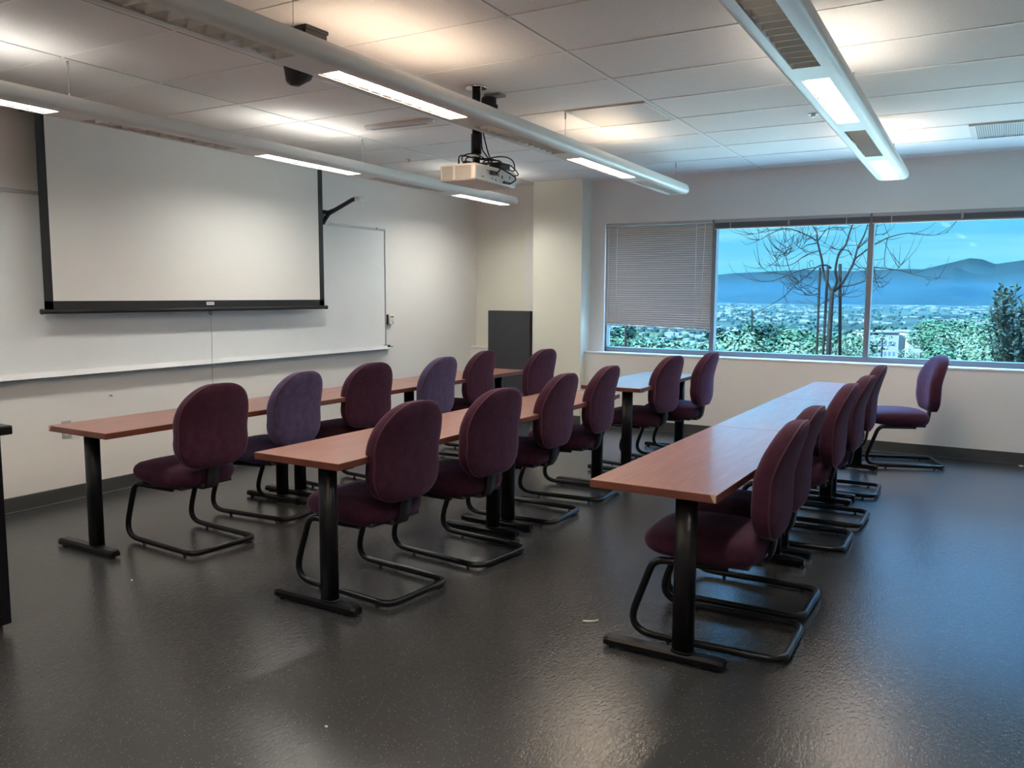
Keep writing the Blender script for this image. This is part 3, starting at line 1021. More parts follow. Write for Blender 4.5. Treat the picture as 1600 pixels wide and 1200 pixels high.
body = bd.build('projector_body', M['white_plastic'], pj)
vt = MB()
for k in range(9):
    z_ = z0 + 0.014 + k * 0.0088
    vt.box((bx0 + 0.02, by0 - 0.001, z_), (bx0 + 0.10, by0 + 0.002, z_ + 0.0045))
    vt.box((bx0 + 0.118, by0 - 0.001, z_), (bx1 - 0.03, by0 + 0.002, z_ + 0.0045))
vt.build('vent_grille', M['grey_print'], body)
sk = MB()
for (yy, zz, a_, b__) in ((-0.13, .030, .014, .008), (-0.02, .030, .012, .010), (.02, .026, .012, .012), (.05, .060, .02, .018), (.095, .052, .02, .018), (.06, .082, .010, .010), (.13, .030, .012, .008), (.19, .06, .012, .02), (.22, .03, .016, .01), (-.06, .075, .05, .004)):
    sk.box((bx1 - 0.001, yy - a_ / 2, z0 + zz - b__ / 2), (bx1 + 0.002, yy + a_ / 2, z0 + zz + b__ / 2))
sk.build('sockets', M['grey_print'], body)
lens = MB()
lens.tube([(bx0 - 0.022, 0.12, z0 + 0.055), (bx0 + 0.01, 0.12, z0 + 0.055)], 0.042, 24)
lens.build('lens', M['plastic'], body)
MB().box((-0.035, -0.06, zt_), (0.035, 0.06, zt_ + 0.018), 0.004).build('mount_plate', M['white_plastic'], pj)
arms = MB()
arms.box((-0.10, -0.012, zt_ + 0.014), (0.10, 0.012, zt_ + 0.03), 0.003)
arms.box((-0.012, -0.13, zt_ + 0.014), (0.012, 0.16, zt_ + 0.03), 0.003)
arms.tube([(0, 0, -0.445), (0, 0, zt_ + 0.01)], 0.024, 16)
arms.tube([(-0.10, -0.05, zt_), (-0.10, -0.05, zt_ + 0.055)], 0.006, 8)
arms.build('mount_arms', M['plastic'], pj)
rc = MB().box((0.03, 0.10, zt_ + 0.004), (0.115, 0.225, zt_ + 0.045), 0.004)
tag(rc.build('receiver_box', M['plastic']), 'small black receiver box lying on top of the white projector', 'receiver').location = pj.location
cbl = [
 [(-0.10, -0.05, zt_ + .03), (-0.07, -0.08, zt_ + .07), (0.0, -0.06, zt_ + .06), (0.05, 0.02, zt_ + .05), (0.10, 0.12, zt_ + .055)],
 [(-0.09, 0.0, zt_ + .02), (-0.04, -0.10, zt_ + .06), (0.04, -0.07, zt_ + .075), (0.08, 0.06, zt_ + .03), (bx1 + .03, 0.10, zt_ - .02), (bx1 + .04, 0.20, zt_ - .05), (bx1 + .02, 0.17, zt_ - .085), (bx1, 0.13, zt_ - .085)],
 [(0.03, 0.01, -0.20), (0.04, 0.0, -0.36), (0.05, 0.02, zt_ + .09), (0.09, 0.06, zt_ + .03), (bx1 + .03, 0.02, zt_ - .01), (bx1 + .03, -0.0, zt_ - .035), (bx1, 0.0, zt_ - .045)],
 [(0.03, 0.02, -0.25), (0.05, 0.06, zt_ + .10), (0.07, 0.10, zt_ + .03), (bx1 + .02, 0.04, zt_ + .015), (bx1 + .045, 0.12, zt_ + .02), (bx1 + .035, 0.24, zt_ - .02), (bx1, 0.23, zt_ - .03)],
 [(0.06, -0.02, zt_ + .03), (0.11, 0.02, zt_ + .06), (0.14, 0.12, zt_ + .075), (0.14, 0.22, zt_ + .06), (0.12, 0.27, zt_ + .01), (0.11, 0.22, zt_ + .01)],
 [(-0.06, -0.04, zt_ + .04), (0.0, -0.09, zt_ + .055), (0.06, -0.04, zt_ + .05), (0.07, 0.05, zt_ + .06), (0.10, 0.14, zt_ + .05)],
]
def spline(pts, k=6):
    P_ = [Vector(p) for p in pts]
    o_ = []
    for i in range(len(P_) - 1):
        p0, p1, p2, p3 = P_[max(0, i - 1)], P_[i], P_[i + 1], P_[min(len(P_) - 1, i + 2)]
        for q in range(k):
            u = q / k
            o_.append(0.5 * ((2 * p1) + (p2 - p0) * u + (2 * p0 - 5 * p1 + 4 * p2 - p3) * u * u + (3 * p1 - p0 - 3 * p2 + p3) * u ** 3))
    o_.append(P_[-1])
    return o_
for c in cbl:
    MB().tube(spline(c), 0.0042, 7).build('cable', M['rubber'], pj)
MB().box((bx1, -0.055, zt_ - .055), (bx1 + .022, 0.015, zt_ - .030), .005).build('video_plug', M['plastic'], pj)
MB().box((bx1, 0.10, zt_ - .092), (bx1 + .018, 0.18, zt_ - .078), .004).build('data_plug', M['plastic'], pj)

tp = empty('ceiling_transformer', (2.775, 4.74, ZC))
tag(tp, 'black round power adapter plugged into the ceiling beside the projector pole', 'adapter')
MB().box((-0.02, -0.03, -0.018), (0.10, 0.05, 0.0), 0.003).build('outlet_plate', M['alu'], tp)
MB().tube([(0, 0, -0.018), (0, 0, -0.03), (0, 0, -0.10), (0, 0, -0.11)], [0.046, 0.05, 0.05, 0.042], 20).build('adapter_body', M['plastic'], tp)
MB().tube([(0.055, 0.0, -0.07), (0.06, 0, -0.15)], [0.013, 0.008], 10).build('plug', M['plastic'], tp)
MB().tube(spline([(0.06, 0, -0.14), (0.05, -0.02, -0.19), (0.03, -0.10, -0.16), (0.03, -0.19, -0.10), (0.045, -0.22, -0.06)]), 0.004, 7).build('lead', M['rubber'], tp)

dv = empty('ceiling_camera', (2.70, 3.13, ZC))
tag(dv, 'black ceiling camera on a slotted bracket behind the middle light, nearest the lectern end', 'camera')
br = MB()
br.box((-0.10, -0.055, -0.02), (0.09, 0.10, -0.001), 0.003)
br.box((-0.09, -0.05, -0.05), (0.0, 0.095, -0.02), 0.004)
for k in range(4):
    br.box((0.012 + k * 0.02, -0.05, -0.045), (0.022 + k * 0.02, 0.095, -0.02), 0.001)
br.build('bracket', M['plastic'], dv)
ws = MB()
ws.tube([(0.03, 0.0, -0.022), (0.05, 0.03, 0.0), (0.08, 0.0, -0.03)], 0.002, 6)
for k in range(3):
    ws.box((0.015 + k * 0.02, 0.0, -0.048), (0.02 + k * 0.02, 0.03, -0.045))
ws.build('silver_clips', M['alu'], dv)
st = MB()
st.tube([(-0.04, 0.03, -0.05), (-0.04, 0.03, -0.16)], 0.03, 14)
st.build('stem', M['plastic'], dv)
st = MB()
st.tube([(-0.04, 0.03, -0.15), (-0.04, 0.03, -0.17), (-0.05, 0.02, -0.20), (-0.06, 0.0, -0.255), (-0.06, 0.0, -0.262)], [0.05, 0.075, 0.072, 0.034, 0.012], 20)
st.tube([(0.0, 0.05, -0.18), (0.07, 0.06, -0.205)], 0.014, 10)
st.build('camera_head', M['plastic'], dv)

# supply diffuser, return grille, slot diffuser, sprinklers
sd = empty('ceiling_diffuser', (3.28, 5.72, ZC))
tag(sd, 'square perforated air diffuser in the ceiling beside the middle light', 'vent')
sd.rotation_euler = (0, 0, 0.035)
fr_ = MB()
for a_, b__ in (((-.30, -.32), (.30, -.30)), ((-.30, .30), (.30, .32)), ((-.30, -.30), (-.28, .30)), ((.28, -.30), (.30, .30))):
    fr_.box((a_[0], a_[1], -0.012), (b__[0], b__[1], 0.0), 0.002)
fr_.build('frame', M['white_metal'], sd)
m = add_noise(mat('perforated_plate', (0.60, 0.58, 0.55), 0.5), 400, 0.25, detail=0)
MB().box((-0.28, -0.30, -0.008), (0.28, 0.30, -0.001)).build('perforated_plate', m, sd)
rv = empty('ceiling_vent', (6.05, 7.645, ZC))
tag(rv, 'grey return air grille in the ceiling above the right end window', 'vent')
fr_ = MB()
for a_, b__ in (((-.62, -.32), (.60, -.295)), ((-.62, .295), (.60, .32)), ((-.62, -.295), (-.575, .295)), ((.565, -.295), (.60, .295))):
    fr_.box((a_[0], a_[1], -0.016), (b__[0], b__[1], 0.0), 0.002)
fr_.build('frame', M['white_metal'], rv)
sl2 = MB()
for k in range(75):
    x_ = -0.57 + k * 0.0152
    sl2.box((x_, -0.295, -0.012), (x_ + 0.006, 0.295, -0.002))
m = mat('grille_back', (0.46, 0.46, 0.47), 0.7)
MB().box((-0.575, -0.295, -0.003), (0.565, 0.295, -0.0005)).build('backing', m, rv)
sl2.build('grille', M['white_metal'], rv)
sv = empty('slot_diffuser', (1.69, 5.17, ZC))
tag(sv, 'narrow rounded linear diffuser on the ceiling left of the projector', 'vent')
sv.rotation_euler = (0, 0, 0.03)
q = MB()
for z_, s_ in ((0.0, 1.0), (-0.016, 0.97), (-0.024, 0.88)):
    pass
ringz = []
for z_, s_ in ((0.0, 1.0), (-0.018, 0.98), (-0.026, 0.85)):
    pts = []
    for k in range(12):
        a = -math.pi / 2 + math.pi * k / 11
        pts.append((0.27 + 0.05 * s_ * math.cos(a), 0.05 * s_ * math.sin(a), z_))
    for k in range(12):
        a = math.pi / 2 + math.pi * k / 11
        pts.append((-0.27 + 0.05 * s_ * math.cos(a), 0.05 * s_ * math.sin(a), z_))
    ringz.append(pts)
q.rings(ringz)
q.build('rim', M['white_metal'], sv)
MB().box((-0.26, -0.02, -0.0275), (0.26, 0.02, -0.0262)).build('slot', M['grid_dark'], sv)
for (x_, y_, lab_) in ((0.70, 6.59, 'small sprinkler head in the ceiling above the whiteboard end'), (4.49, 6.37, 'small sprinkler head in the ceiling beside the right light')):
    sp = empty('sprinkler_head', (x_, y_, ZC))
    tag(sp, lab_, 'sprinkler', 'ceiling sprinklers')
    MB().tube([(0, 0, 0), (0, 0, -0.006)], 0.036, 20).build('escutcheon', M['white_metal'], sp)
    MB().tube([(0, 0, -0.006), (0, 0, -0.022)], [0.018, 0.012], 12).build('nozzle', M['tray'], sp)

# scraps on the floor
sc_ = MB().tube([(-0.036, 0.0, 0.005), (-0.01, -0.002, 0.004), (0.018, 0.0, 0.004), (0.036, 0.007, 0.007)], [0.004, 0.005, 0.005, 0.004], 8).build('paper_stick', M['paper'])
sc_.location = (4.202, 3.376, 0)
sc_.rotation_euler = (0, 0, 0.55)
tag(sc_, 'bent white stick lying on the floor between the middle and right rows', 'litter')
for (x_, y_, s_, lab_) in ((3.818, 2.045, 0.007, 'white crumb on the open floor in the foreground'), (1.906, 2.623, 0.006, 'tiny white crumb on the floor beside the lectern'), (5.95, 8.61, 0.02, 'white scrap on the floor at the foot of the window wall')):
    q = MB()
    q.rings([[(s_ * r_ * math.cos(a * 1.05) * (1 + .2 * math.sin(a * 2.7)), s_ * r_ * 0.8 * math.sin(a * 1.05), z_) for a in range(6)] for r_, z_ in ((0.7, 0.0), (1.0, 0.002), (0.6, 0.005))], smooth=False)
    o = q.build('paper_scrap', M['paper'])
    o.location = (x_, y_, 0.0)
    tag(o, lab_, 'litter')

# ------------------------------------------------------------------ outdoors
# hillside falling away to the valley floor
def gz(y):
    return lerp(y, [9, 26, 34, 44, 60, 90, 220, 420, 700, 1400], [-1.75, -1.9, -2.6, -3.6, -6.5, -12, -24, -42, -56, -60])
q = MB()
ys = [9.1, 16, 24, 27, 33, 38, 45, 54, 65, 90, 130, 180, 240, 320, 420, 560, 700, 1000, 1400]
rows = []
for y in ys:
    row = []
    for k in range(41):
        x = (k / 40 - 0.5) * (60 + y * 3.2)
        row.append((x - 0.1 * y, y, gz(y) + (noise.noise(Vector((x * .03, y * .03, 0))) * min(3, y * .008) if y < 1300 else 0)))
    rows.append(row)
q.rings(rows, cap=False, closed=False)
o = q.build('hillside_terrain', M['ground']); tag(o, 'sloping hillside ground outside the windows', 'ground', kind='structure')
# added terrace, unseen below the sill, bouncing sun onto the ceiling
M['paving'] = add_noise(mat('bounce_paving', (0.52, 0.41, 0.30), 0.85), 0.7, 0.06, detail=6)
q = MB()
for i_ in range(11):
    for j_ in range(6):
        x_, y_ = -14 + i_ * 4.0, 9.4 + j_ * 2.5
        q.box((x_, y_, -1.7), (x_ + 3.985, y_ + 2.485, -1.2), 0.01, seg=1)
o = q.build('bounce_terrace', M['paving']); tag(o, 'added terrace hidden below the windows, bouncing sunlight indoors', 'terrace', kind='structure')
q = MB()
rows = []
for y in (1390, 2000, 3000, 4500, 7000, 9500):
    rows.append([(x, y, -60.2) for x in (-9000, -5000, -2500, 0, 2500, 5000, 9000)])
q.rings(rows, cap=False, closed=False)
o = q.build('valley_ground', M['valley']); tag(o, 'flat valley floor far below', 'ground', kind='structure')

# mountain ridges
def ridge(name, prof, d0, d1, seed, label, amp):
    q = MB()
    rows = []
    nu, nj = 320, 60
    us = [760 + (1960 - 760) * i / (nu - 1) for i in range(nu)]
    for j in range(nj + 12):
        tj = j / (nj - 1)
        row = []
        for u in us:
            base = spot(u, 459, 1.0) - CAM
            base.z = 0
            dirv = base.normalized()
            d = d0 + (d1 - d0) * tj
            pv = lerp(u, [p[0] for p in prof], [p[1] for p in prof])
            crest = CAM.z + (459 - pv) / FPX * d1 / (base.normalized().dot(Vector((_f.x, _f.y, 0)).normalized())) 
            p = CAM + dirv * d
            h = max(0.0, min(1, tj))
            prof_h = h ** 1.25 if tj <= 1 else max(0.0, 1 - (tj - 1) * 2)
            nn = noise.ridged_multi_fractal(Vector((p.x / 1500, p.y / 1500, seed)), 1.0, 2.1, 4, 1.0, 2.0, noise_basis='PERLIN_ORIGINAL') - 1.2
            z = -62 + (crest + 62) * prof_h + nn * amp * math.sin(math.pi * min(1, h)) ** 0.7 * (1 - 0.75 * h ** 4)
            row.append((p.x, p.y, z))
        rows.append(row)
    q.rings(rows, cap=False, closed=False, smooth=True)
    o = q.build(name, M['mount'])
    tag(o, label, 'mountain', kind='structure')
ridge('mountain_foothill', [(760, 445), (1100, 440), (1200, 436), (1260, 440), (1330, 438), (1390, 434), (1450, 428), (1490, 424), (1520, 433), (1550, 436), (1600, 432), (1960, 436)], 6200, 8200, 1.7, 'nearer dark mountain slope across the valley', 60)
ridge('mountain_ridge', [(760, 434), (1100, 432), (1142, 428), (1196, 426), (1258, 424), (1330, 427), (1400, 425), (1440, 426), (1475, 420), (1512, 414), (1532, 416), (1552, 422), (1600, 418), (1700, 424), (1960, 430)], 8200, 10800, 5.2, 'far mountain ridge on the skyline', 90)

# town in the valley
q = MB()
for k in range(2600):
    y = 700 + 5200 * rnd.random() ** 1.5
    x = -0.10 * y + (rnd.random() - 0.5) * y * 0.95
    w_, d_, h_ = rnd.uniform(5, 13) * (1 + y / 3500), rnd.uniform(6, 14), rnd.uniform(2.5, 5)
    if noise.noise(Vector((x * .002, y * .002, 3))) < -0.12: continue
    q.mi = 0 if rnd.random() < 0.7 else 1
    z_ = -60 if y > 1400 else gz(y)
    q.box((x - w_ / 2, y - d_ / 2, z_ - 1), (x + w_ / 2, y + d_ / 2, z_ + h_))
o = q.build('valley_town', [M['roof_white'], M['valley']])
tag(o, 'countless pale buildings of the town across the valley', 'town', kind='stuff')
q = MB()
for k in range(2600):
    y = 600 + 4500 * rnd.random() ** 1.6
    x = -0.10 * y + (rnd.random() - 0.5) * y * 1.0
    r_ = rnd.uniform(2.5, 6)
    z_ = -60 if y > 1400 else gz(y)
    c = Vector((x, y, z_ + r_ * .4))
    q.rings([[c + Vector((r_ * s_ * math.cos(a), r_ * s_ * math.sin(a), zz * r_)) for a in (0, 1.26, 2.51, 3.77, 5.03)] for s_, zz in ((0.7, -.6), (1.0, 0.0), (0.6, .7), (.1, 1.0))])
o = q.build('valley_woodland', M['leaf3'])
tag(o, 'countless tree clumps dotted between the town buildings', 'trees', kind='stuff')

# trees on the slope: three kinds, each a trunk and a leafy crown
def leaf_cloud(mbx, c, r, n, size, squash=0.8, rr_=rnd):
    for _ in range(n):
        d = Vector((rr_.gauss(0, 1), rr_.gauss(0, 1), rr_.gauss(0, 1)))
        d.normalize()
        p = c + Vector((d.x, d.y, d.z * squash)) * r * (0.55 + 0.45 * rr_.random())
        nn_ = (d * 1.2 + Vector((rr_.gauss(0, .45), rr_.gauss(0, .45), rr_.gauss(.25, .45)))).normalized()
        a = nn_.cross(Vector((rr_.gauss(0, 1), rr_.gauss(0, 1), rr_.gauss(0, 1)))).normalized()
        b_ = nn_.cross(a)
        s_ = size * rr_.uniform(0.6, 1.3)
        mbx._faces([p - a * s_, p + b_ * s_ * .55, p + a * s_, p - b_ * s_ * .55], [(0, 1, 2, 3)])

def make_tree(kind):
    """unit tree, about 6 m tall"""
    t_ = empty('hillside_tree')
    tk = MB()
    tk.tube([(0, 0, -0.6), (0.05, 0, 1.2), (0.0, 0.05, 3.5)], [0.16, 0.13, 0.06], 8)
    tk.build('trunk', M['bark'], t_)
    cr_ = MB()
    r_ = random.Random(kind * 11 + 3)
    if kind == 0:
        for k in range(16):
            leaf_cloud(cr_, Vector((r_.uniform(-1.5, 1.5), r_.uniform(-1.5, 1.5), r_.uniform(1.9, 4.8))), r_.uniform(0.8, 1.3), 190, 0.13, .8, r_)
    elif kind == 1:
        for k in range(14):
            leaf_cloud(cr_, Vector((r_.uniform(-1.8, 1.8), r_.uniform(-1.8, 1.8), r_.uniform(1.4, 3.4))), r_.uniform(0.8, 1.2), 190, 0.12, .75, r_)
    else:
        for k in range(15):
            z_ = 1.4 + k * 0.32
            s_ = 1.5 * (1 - (k / 17) ** 1.4) + 0.3
            leaf_cloud(cr_, Vector((r_.uniform(-.5, .5), r_.uniform(-.5, .5), z_)), s_, 170, 0.13, .55, r_)
    cr_.build('crown', [M['leaf'], M['leaf2'], M['leaf3']][kind], t_)
    return t_
tprotos = [make_tree(k) for k in range(3)]
tused = [0, 0, 0]
# bearing, crown-top row, distance, size factor, kind, label
belt = [
 (936, 508, 50, 1.0, 0, 'green tree in the far left corner under the blind'),
 (955, 512, 46, 1.0, 2, 'dark tree at the column end of the low opening under the blind'),
 (985, 513, 40, 0.9, 0, 'green tree behind the post seen under the blind'),
 (1025, 512, 34, 0.8, 1, 'pale bushy tree under the left half of the blind'),
 (1062, 514, 36, 0.8, 1, 'pale bushy tree under the middle of the blind'),
 (1096, 518, 33, 0.7, 1, 'yellowish bushy tree under the low end of the blind'),
 (1122, 512, 52, 0.9, 2, 'dark tree just right of the first mullion'),
 (1145, 516, 48, 0.9, 0, 'rounded green tree left of the utility pole'),
 (1176, 497, 75, 1.2, 0, 'tall loose tree behind the utility pole'),
 (1203, 507, 60, 1.1, 2, 'dark conical tree right of the utility pole'),
 (1230, 505, 58, 1.1, 0, 'rounded green tree two crowns left of the stakes'),
 (1258, 506, 62, 1.1, 1, 'pale green tree just left of the double stake'),
 (1300, 517, 50, 0.9, 1, 'pale tree behind the trunk of the bare tree'),
 (1318, 515, 52, 0.9, 0, 'green tree right of the leaning stake'),
 (1334, 533, 50, 0.38, 1, 'low pale tree just left of the second mullion'),
 (1372, 509, 235, 2.6, 2, 'green tree standing behind the white building'),
 (1404, 507, 235, 2.6, 0, 'broad green tree behind the right part of the white building'),
 (1430, 511, 215, 2.2, 2, 'dark narrow tree right behind the building corner'),
 (1474, 521, 100, 1.1, 0, 'bright green tree below the tallest one, right of the white building'),
 (1490, 490, 110, 1.8, 0, 'tallest green tree in the middle of the right window'),
 (1515, 501, 105, 1.6, 0, 'green tree right of the tallest one'),
 (1535, 505, 90, 1.3, 1, 'pale tree left of the leafy shrub'),
 (1560, 504, 80, 1.3, 1, 'pale tree partly behind the leafy shrub'),
 (1590, 505, 85, 1.4, 0, 'green tree behind the leafy shrub at the right edge'),
 (1440, 542, 60, 0.5, 1, 'low pale tree below the building corner'),
 (1462, 537, 50, 0.9, 0, 'low green tree under the small white roof'),
 (1500, 536, 48, 0.9, 1, 'low pale tree right of the small white roof'),
 (1160, 536, 34, 0.7, 1, 'low pale bush at the foot of the utility pole'),
 (1215, 535, 36, 0.7, 1, 'low pale bush below the dark conical tree'),
 (1265, 538, 34, 0.7, 1, 'low pale bush at the foot of the stakes'),
 (1125, 538, 32, 0.6, 0, 'low green bush in the corner right of the first mullion'),
 (1000, 530, 28, 0.6, 1, 'low pale bush at the foot of the post under the blind'),
 (1050, 532, 27, 0.6, 0, 'low green bush under the middle of the blind'),
]
for i, (u, v, d, s_, kd, lab_) in enumerate(belt):
    top = spot(u, v, d)
    o = tprotos[kd] if not tused[kd] else copy_tree(tprotos[kd])
    tused[kd] = 1
    hgt = [5.6, 4.3, 6.2][kd] * s_
    o.location = (top.x, top.y, top.z - hgt)
    o.scale = (s_ * 1.32, s_ * 1.32, s_)
    o.rotation_euler = (0, 0, rnd.uniform(0, 6.28))
    tag(o, lab_, 'tree', 'trees on the slope outside')

# low hedge mass at the foot of the view: nobody could count its plants
q = MB()
r_ = random.Random(5)
for k in range(420):
    u = r_.uniform(925, 1650)
    d = r_.uniform(26, 44)
    p = spot(u, r_.uniform(576, 602), d)
    leaf_cloud(q, p, r_.uniform(0.3, 0.6), 60, 0.055, .8, r_)
o = q.build('slope_undergrowth', M['leaf2']); tag(o, 'dense pale undergrowth below the windows', 'undergrowth', kind='stuff')

# bare tree with its stakes, a few metres outside
TDp = 14.0
base = spot(1294, 556, TDp)
bt = empty('bare_tree', (base.x, base.y, base.z - 0.9))
tag(bt, 'leafless young tree with spreading branches outside the middle window', 'tree')
px = TDp / FPX
_rh = Vector((_r.x, _r.y, 0)).normalized()
_fh = Vector((-_rh.y, _rh.x, 0))
def tp_(u, v, dep=0.0):
    """zoomed sketch units to metres from the trunk foot"""
    uu, vv = 1100 + u / 4.8, 320 + v / 4.8
    return _rh * ((uu - 1294) * px) + Vector((0, 0, (556 - vv) * px + 0.9)) + _fh * dep
branches = []
def br_(pts, r0, r1, d0=0.0, d1=0.0):
    n_ = len(pts)
    P_ = [tp_(p[0], p[1], d0 + (d1 - d0) * (i / max(1, n_ - 1)) ** 1.2) for i, p in enumerate(pts)]
    S_ = spline(P_, 4)
    branches.append((S_, [r0 + (r1 - r0) * i / (len(S_) - 1) for i in range(len(S_))]))
tkm = MB()
S_ = spline([tp_(928, 1640), tp_(930, 1400), tp_(931, 1115), tp_(934, 900), tp_(937, 760), tp_(938, 650)], 4)
tkm.tube(S_, [0.042 - 0.008 * i / (len(S_) - 1) for i in range(len(S_))], 10)
tkm.build('trunk', M['bark'], bt)
br_([(938, 660), (915, 600), (890, 530), (882, 420), (852, 270), (860, 210), (835, 150), (815, 60)], .026, .008, 0, .5)
br_([(938, 655), (965, 580), (940, 500), (950, 380), (985, 320), (1000, 230), (1018, 140), (1030, 40)], .024, .008, 0, -.4)
br_([(940, 660), (1000, 610), (1060, 520), (1110, 430), (1140, 330), (1190, 240), (1222, 165), (1250, 80)], .026, .008, 0, .3)
br_([(1000, 618), (1060, 607), (1110, 585), (1150, 558), (1190, 562)], .013, .005, 0, -.6)
br_([(938, 480), (900, 462), (840, 462), (780, 480), (690, 545), (600, 600), (500, 685), (400, 740), (290, 788)], .017, .004, .1, -.9)
br_([(790, 478), (690, 500), (600, 545), (500, 578), (380, 560), (310, 525)], .010, .003, -.1, .6)
br_([(605, 598), (580, 565), (490, 540), (350, 518), (265, 465)], .009, .003, -.5, -.9)
br_([(852, 270), (780, 222), (660, 176), (560, 205), (480, 255), (400, 240)], .013, .003, .3, .9)
br_([(700, 190), (640, 170), (540, 190), (405, 212)], .007, .003, .6, 1.0)
br_([(865, 272), (915, 220), (965, 180), (1050, 162), (1225, 158)], .011, .004, .3, .8)
br_([(868, 345), (780, 382), (700, 450), (600, 452), (560, 422)], .010, .003, .2, .9)
br_([(852, 292), (760, 310), (690, 342), (625, 322), (590, 290)], .009, .003, .3, -.5)
br_([(690, 340), (730, 290), (745, 250)], .006, .003, 0, .1)
br_([(1108, 380), (1050, 347), (950, 345), (880, 330), (840, 360)], .009, .003, .2, -.4)
br_([(1115, 432), (1200, 470), (1290, 478), (1360, 520)], .009, .003, .2, .8)
br_([(1145, 340), (1210, 290), (1290, 240), (1370, 215), (1440, 215)], .012, .004, .2, .7)
br_([(1120, 420), (1230, 320), (1330, 255), (1440, 230), (1560, 250), (1640, 235)], .013, .003, .2, -.6)
br_([(1330, 255), (1320, 380), (1335, 470), (1420, 490), (1490, 415)], .007, .003, 0, .1)
br_([(1240, 470), (1400, 495), (1530, 545), (1640, 560)], .010, .003, .1, -.7)
br_([(1260, 480), (1320, 560), (1400, 610), (1500, 615)], .008, .003, .1, .9)
br_([(1150, 560), (1135, 500), (1150, 470), (1160, 520), (1170, 625)], .006, .003, -.2, -.3)
br_([(940, 665), (975, 690), (1005, 670)], .012, .005, 0, -.2)
br_([(930, 700), (890, 740), (870, 760)], .009, .004, 0, .2)
br_([(860, 640), (780, 600), (735, 560)], .008, .003, .1, .5)
br_([(850, 670), (770, 682), (680, 680)], .009, .003, .1, -.4)
br_([(680, 680), (640, 640), (625, 620)], .005, .002, -.4, -.5)
br_([(540, 500), (515, 405), (500, 285)], .005, .002, -.5, -.5)
br_([(515, 405), (430, 355)], .004, .002, -.5, -.6)
br_([(515, 405), (580, 343)], .004, .002, -.5, -.4)
br_([(480, 500), (440, 430), (425, 395)], .005, .002, -.5, -.6)
br_([(640, 455), (642, 400), (640, 370)], .004, .002, .8, .9)
br_([(650, 455), (680, 410)], .004, .002, .8, .8)
br_([(490, 590), (492, 680), (515, 735), (490, 805)], .004, .002, -.6, -.6)
br_([(770, 470), (765, 440), (800, 422), (825, 455)], .006, .003, 0, .2)
br_([(965, 185), (930, 280), (905, 300)], .007, .003, .4, .3)
br_([(1050, 165), (1120, 230), (1180, 270)], .006, .003, .4, .6)
br_([(820, 555), (700, 530), (690, 580), (660, 640)], .006, .003, .2, .4)
r_ = random.Random(12)
for (S_, R_) in list(branches)[:30]:
    for q_ in range(8):
        i = r_.randrange(len(S_) // 3, len(S_) - 1)
        d = (S_[i + 1] - S_[i]).normalized()
        side = (_rh * r_.uniform(-1, 1) + Vector((0, 0, r_.uniform(-.4, 1))) + _fh * r_.uniform(-.7, .7) + d * .5).normalized()
        l_ = r_.uniform(.15, .5)
        branches.append(([S_[i], S_[i] + side * l_ * .35 + Vector((0, 0, -.01)), S_[i] + side * l_ * .7 + Vector((0, 0, .01)), S_[i] + side * l_ + Vector((0, 0, r_.uniform(.02, .14)))], [.0045, .004, .003, .002]))
for (S_, R_) in branches[:4]:
    MB().tube(S_, R_, 7).build('limb', M['bark'], bt)
tw = MB()
for (S_, R_) in branches[4:]:
    tw.tube(S_, R_, 5)
tag(tw.build('twigs', M['bark'], bt), kind='stuff')
for (ua, va, ub, vb, r0, dep, lab_) in ((858, 465, 850, 1110, .022, -.25, 'wooden stake left of the bare tree trunk, the outer of the pair'), (874, 472, 877, 1112, .020, .2, 'wooden stake left of the bare tree trunk, the inner of the pair'), (1006, 448, 1036, 1116, .026, .1, 'leaning wooden stake right of the bare tree trunk')):
    st = MB()
    a_, b__ = tp_(ua, va, dep), tp_(ub, vb, dep)
    b2 = b__ + (b__ - a_) * ((-1.21 - bt.location.z - b__.z) / (b__.z - a_.z))
    st.tube([b2, a_], r0, 8)
    o = st.build('tree_stake', M['stake'])
    o.location = bt.location
    tag(o, lab_, 'stake', 'stakes of the bare tree')

# leafy shrub at the right
sb_ = spot(1600, 560, 13.0)
sh = empty('leafy_shrub', (sb_.x, sb_.y, -1.2))
tag(sh, 'dark broad-leaved shrub at the right edge of the windows', 'shrub')
r_ = random.Random(21)
stm, lfm = MB(), MB()
def big_leaf(mbx, p, d, up, l_, w_):
    sd_ = d.cross(up)
    if sd_.length < 1e-3: sd_ = d.orthogonal()
    sd_.normalize()
    n_ = sd_.cross(d).normalized()
    mbx._faces([p, p + d * l_ * .35 + sd_ * w_ - n_ * .006, p + d * l_ * .7 + sd_ * w_ * .8 - n_ * .008, p + d * l_ - n_ * .02, p + d * l_ * .7 - sd_ * w_ * .8 - n_ * .008, p + d * l_ * .35 - sd_ * w_ - n_ * .006, p + d * l_ * .5], [(0, 1, 6), (1, 2, 6), (2, 3, 6), (3, 4, 6), (4, 5, 6), (5, 0, 6)], False)
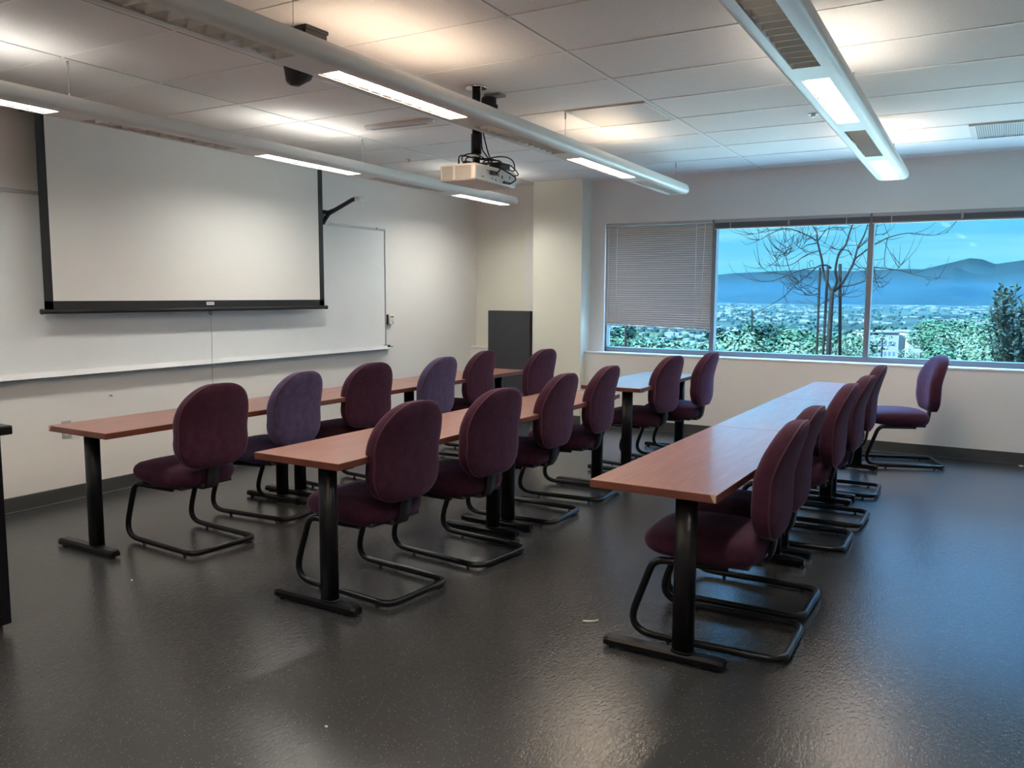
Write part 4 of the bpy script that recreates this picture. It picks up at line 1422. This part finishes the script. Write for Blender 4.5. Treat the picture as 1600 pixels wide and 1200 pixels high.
for k in range(135):
    # branch tips spread over the crown seen between the rows 428 and 560
    uu = r_.uniform(1546, 1720)
    lo = lerp(uu, [1546, 1560, 1578, 1600, 1720], [468, 445, 432, 440, 430])
    vv = r_.uniform(lo, 575)
    if vv > 520: uu = r_.uniform(1545, 1720)
    tip = spot(uu, vv, 13.0 + r_.uniform(-.7, .9)) - Vector(sh.location)
    root = Vector((r_.uniform(-.1, .1), r_.uniform(-.1, .1), 0.0))
    mid = root.lerp(tip, 0.55) + Vector((0, 0, .12))
    stm.tube(spline([root, mid, tip], 4), [0.012 - .0012 * q_ for q_ in range(9)], 5)
    d0 = (tip - mid).normalized()
    for q_ in range(34):
        t_ = r_.random() ** .6
        p = mid.lerp(tip, t_)
        d = (d0 * .5 + Vector((r_.gauss(0, .7), r_.gauss(0, .7), r_.gauss(.15, .6)))).normalized()
        big_leaf(lfm, p, d, Vector((r_.gauss(0, .3), r_.gauss(0, .3), 1)), r_.uniform(.09, .15), r_.uniform(.017, .026))
stm.build('stems', M['bark'], sh)
tag(lfm.build('foliage', M['shrub_leaf'], sh), kind='stuff')

# white building on the slope and a smaller roof
bb = spot(1388, 517, 190)
bl = empty('white_building', (bb.x, bb.y, bb.z - 9))
bl.rotation_euler = (0, 0, 0.45)
tag(bl, 'flat-roofed white building on the slope seen through the right window', 'building')
MB().box((-5.6, -4, 0), (1.0, 4, 8.6), 0.05).build('left_block', M['build'], bl)
MB().box((1.0, -3.0, 0), (2.6, 4, 8.3), 0.05).build('recess', M['build'], bl)
MB().box((2.6, -5.2, 0), (6.6, 3, 8.8), 0.05).build('right_block', M['build'], bl)
MB().box((-5.8, -4.2, 8.6), (1.1, 4.2, 9.0), 0.05).build('roof_slab', M['roof_white'], bl)
MB().box((2.4, -5.4, 8.8), (6.8, 3.2, 9.2), 0.05).build('roof_slab', M['roof_white'], bl)
for r__ in range(2):
    for k in range(6):
        MB().box((-5.0 + k * 0.95, -4.03, 3.6 + r__ * 2.2), (-4.5 + k * 0.95, -3.98, 4.5 + r__ * 2.2)).build('window', M['pane_dark'], bl)
MB().box((6.57, -4.2, 3.0), (6.63, 1.5, 6.5)).build('window', M['pane_dark'], bl)
bb = spot(1482, 526, 120)
b2 = empty('small_white_house', (bb.x, bb.y, bb.z - 3.2))
tag(b2, 'small house with pale roof among the trees of the right window', 'house')
MB().box((-1.1, -1.1, 0), (1.1, 1.1, 2.4)).build('walls', M['build'], b2)
MB().rings([[(-1.3, -1.3, 2.4), (1.3, -1.3, 2.4), (1.3, 1.3, 2.4), (-1.3, 1.3, 2.4)], [(-1.3, 0.0, 3.2), (1.3, 0.0, 3.2), (1.3, 0.05, 3.2), (-1.3, 0.05, 3.2)]], smooth=False).build('roof', M['roof_white'], b2)

for (u, v0, v1, d, r0, lab_) in ((1175.5, 486, 560, 45, .05, 'slim utility pole standing among the trees left of the bare tree'), (978, 508, 570, 22, .035, 'dark post seen under the lowered blind'), (1379, 530, 570, 120, .10, 'thin lamp post before the white building')):
    a_, b__ = spot(u, v0, d), spot(u, v1, d)
    q = MB(); q.tube([(0, 0, b__.z - a_.z - 1.0), (0, 0, 0)], r0, 8)
    if d == 45:
        q.box((-.12, -.03, -.35), (.12, .03, -.29))
    if d == 120:
        q.box((-.3, -.2, -.05), (.3, .2, .12))
    o = q.build('pole', M['stake'])
    o.location = a_
    tag(o, lab_, 'pole')

# haze over the valley
q = MB().box((-9000, 260, -75), (9000, 12500, 90))
o = q.build('valley_haze', M['haze'])
tag(o, 'blue haze lying over the valley and mountains', 'haze', kind='stuff')
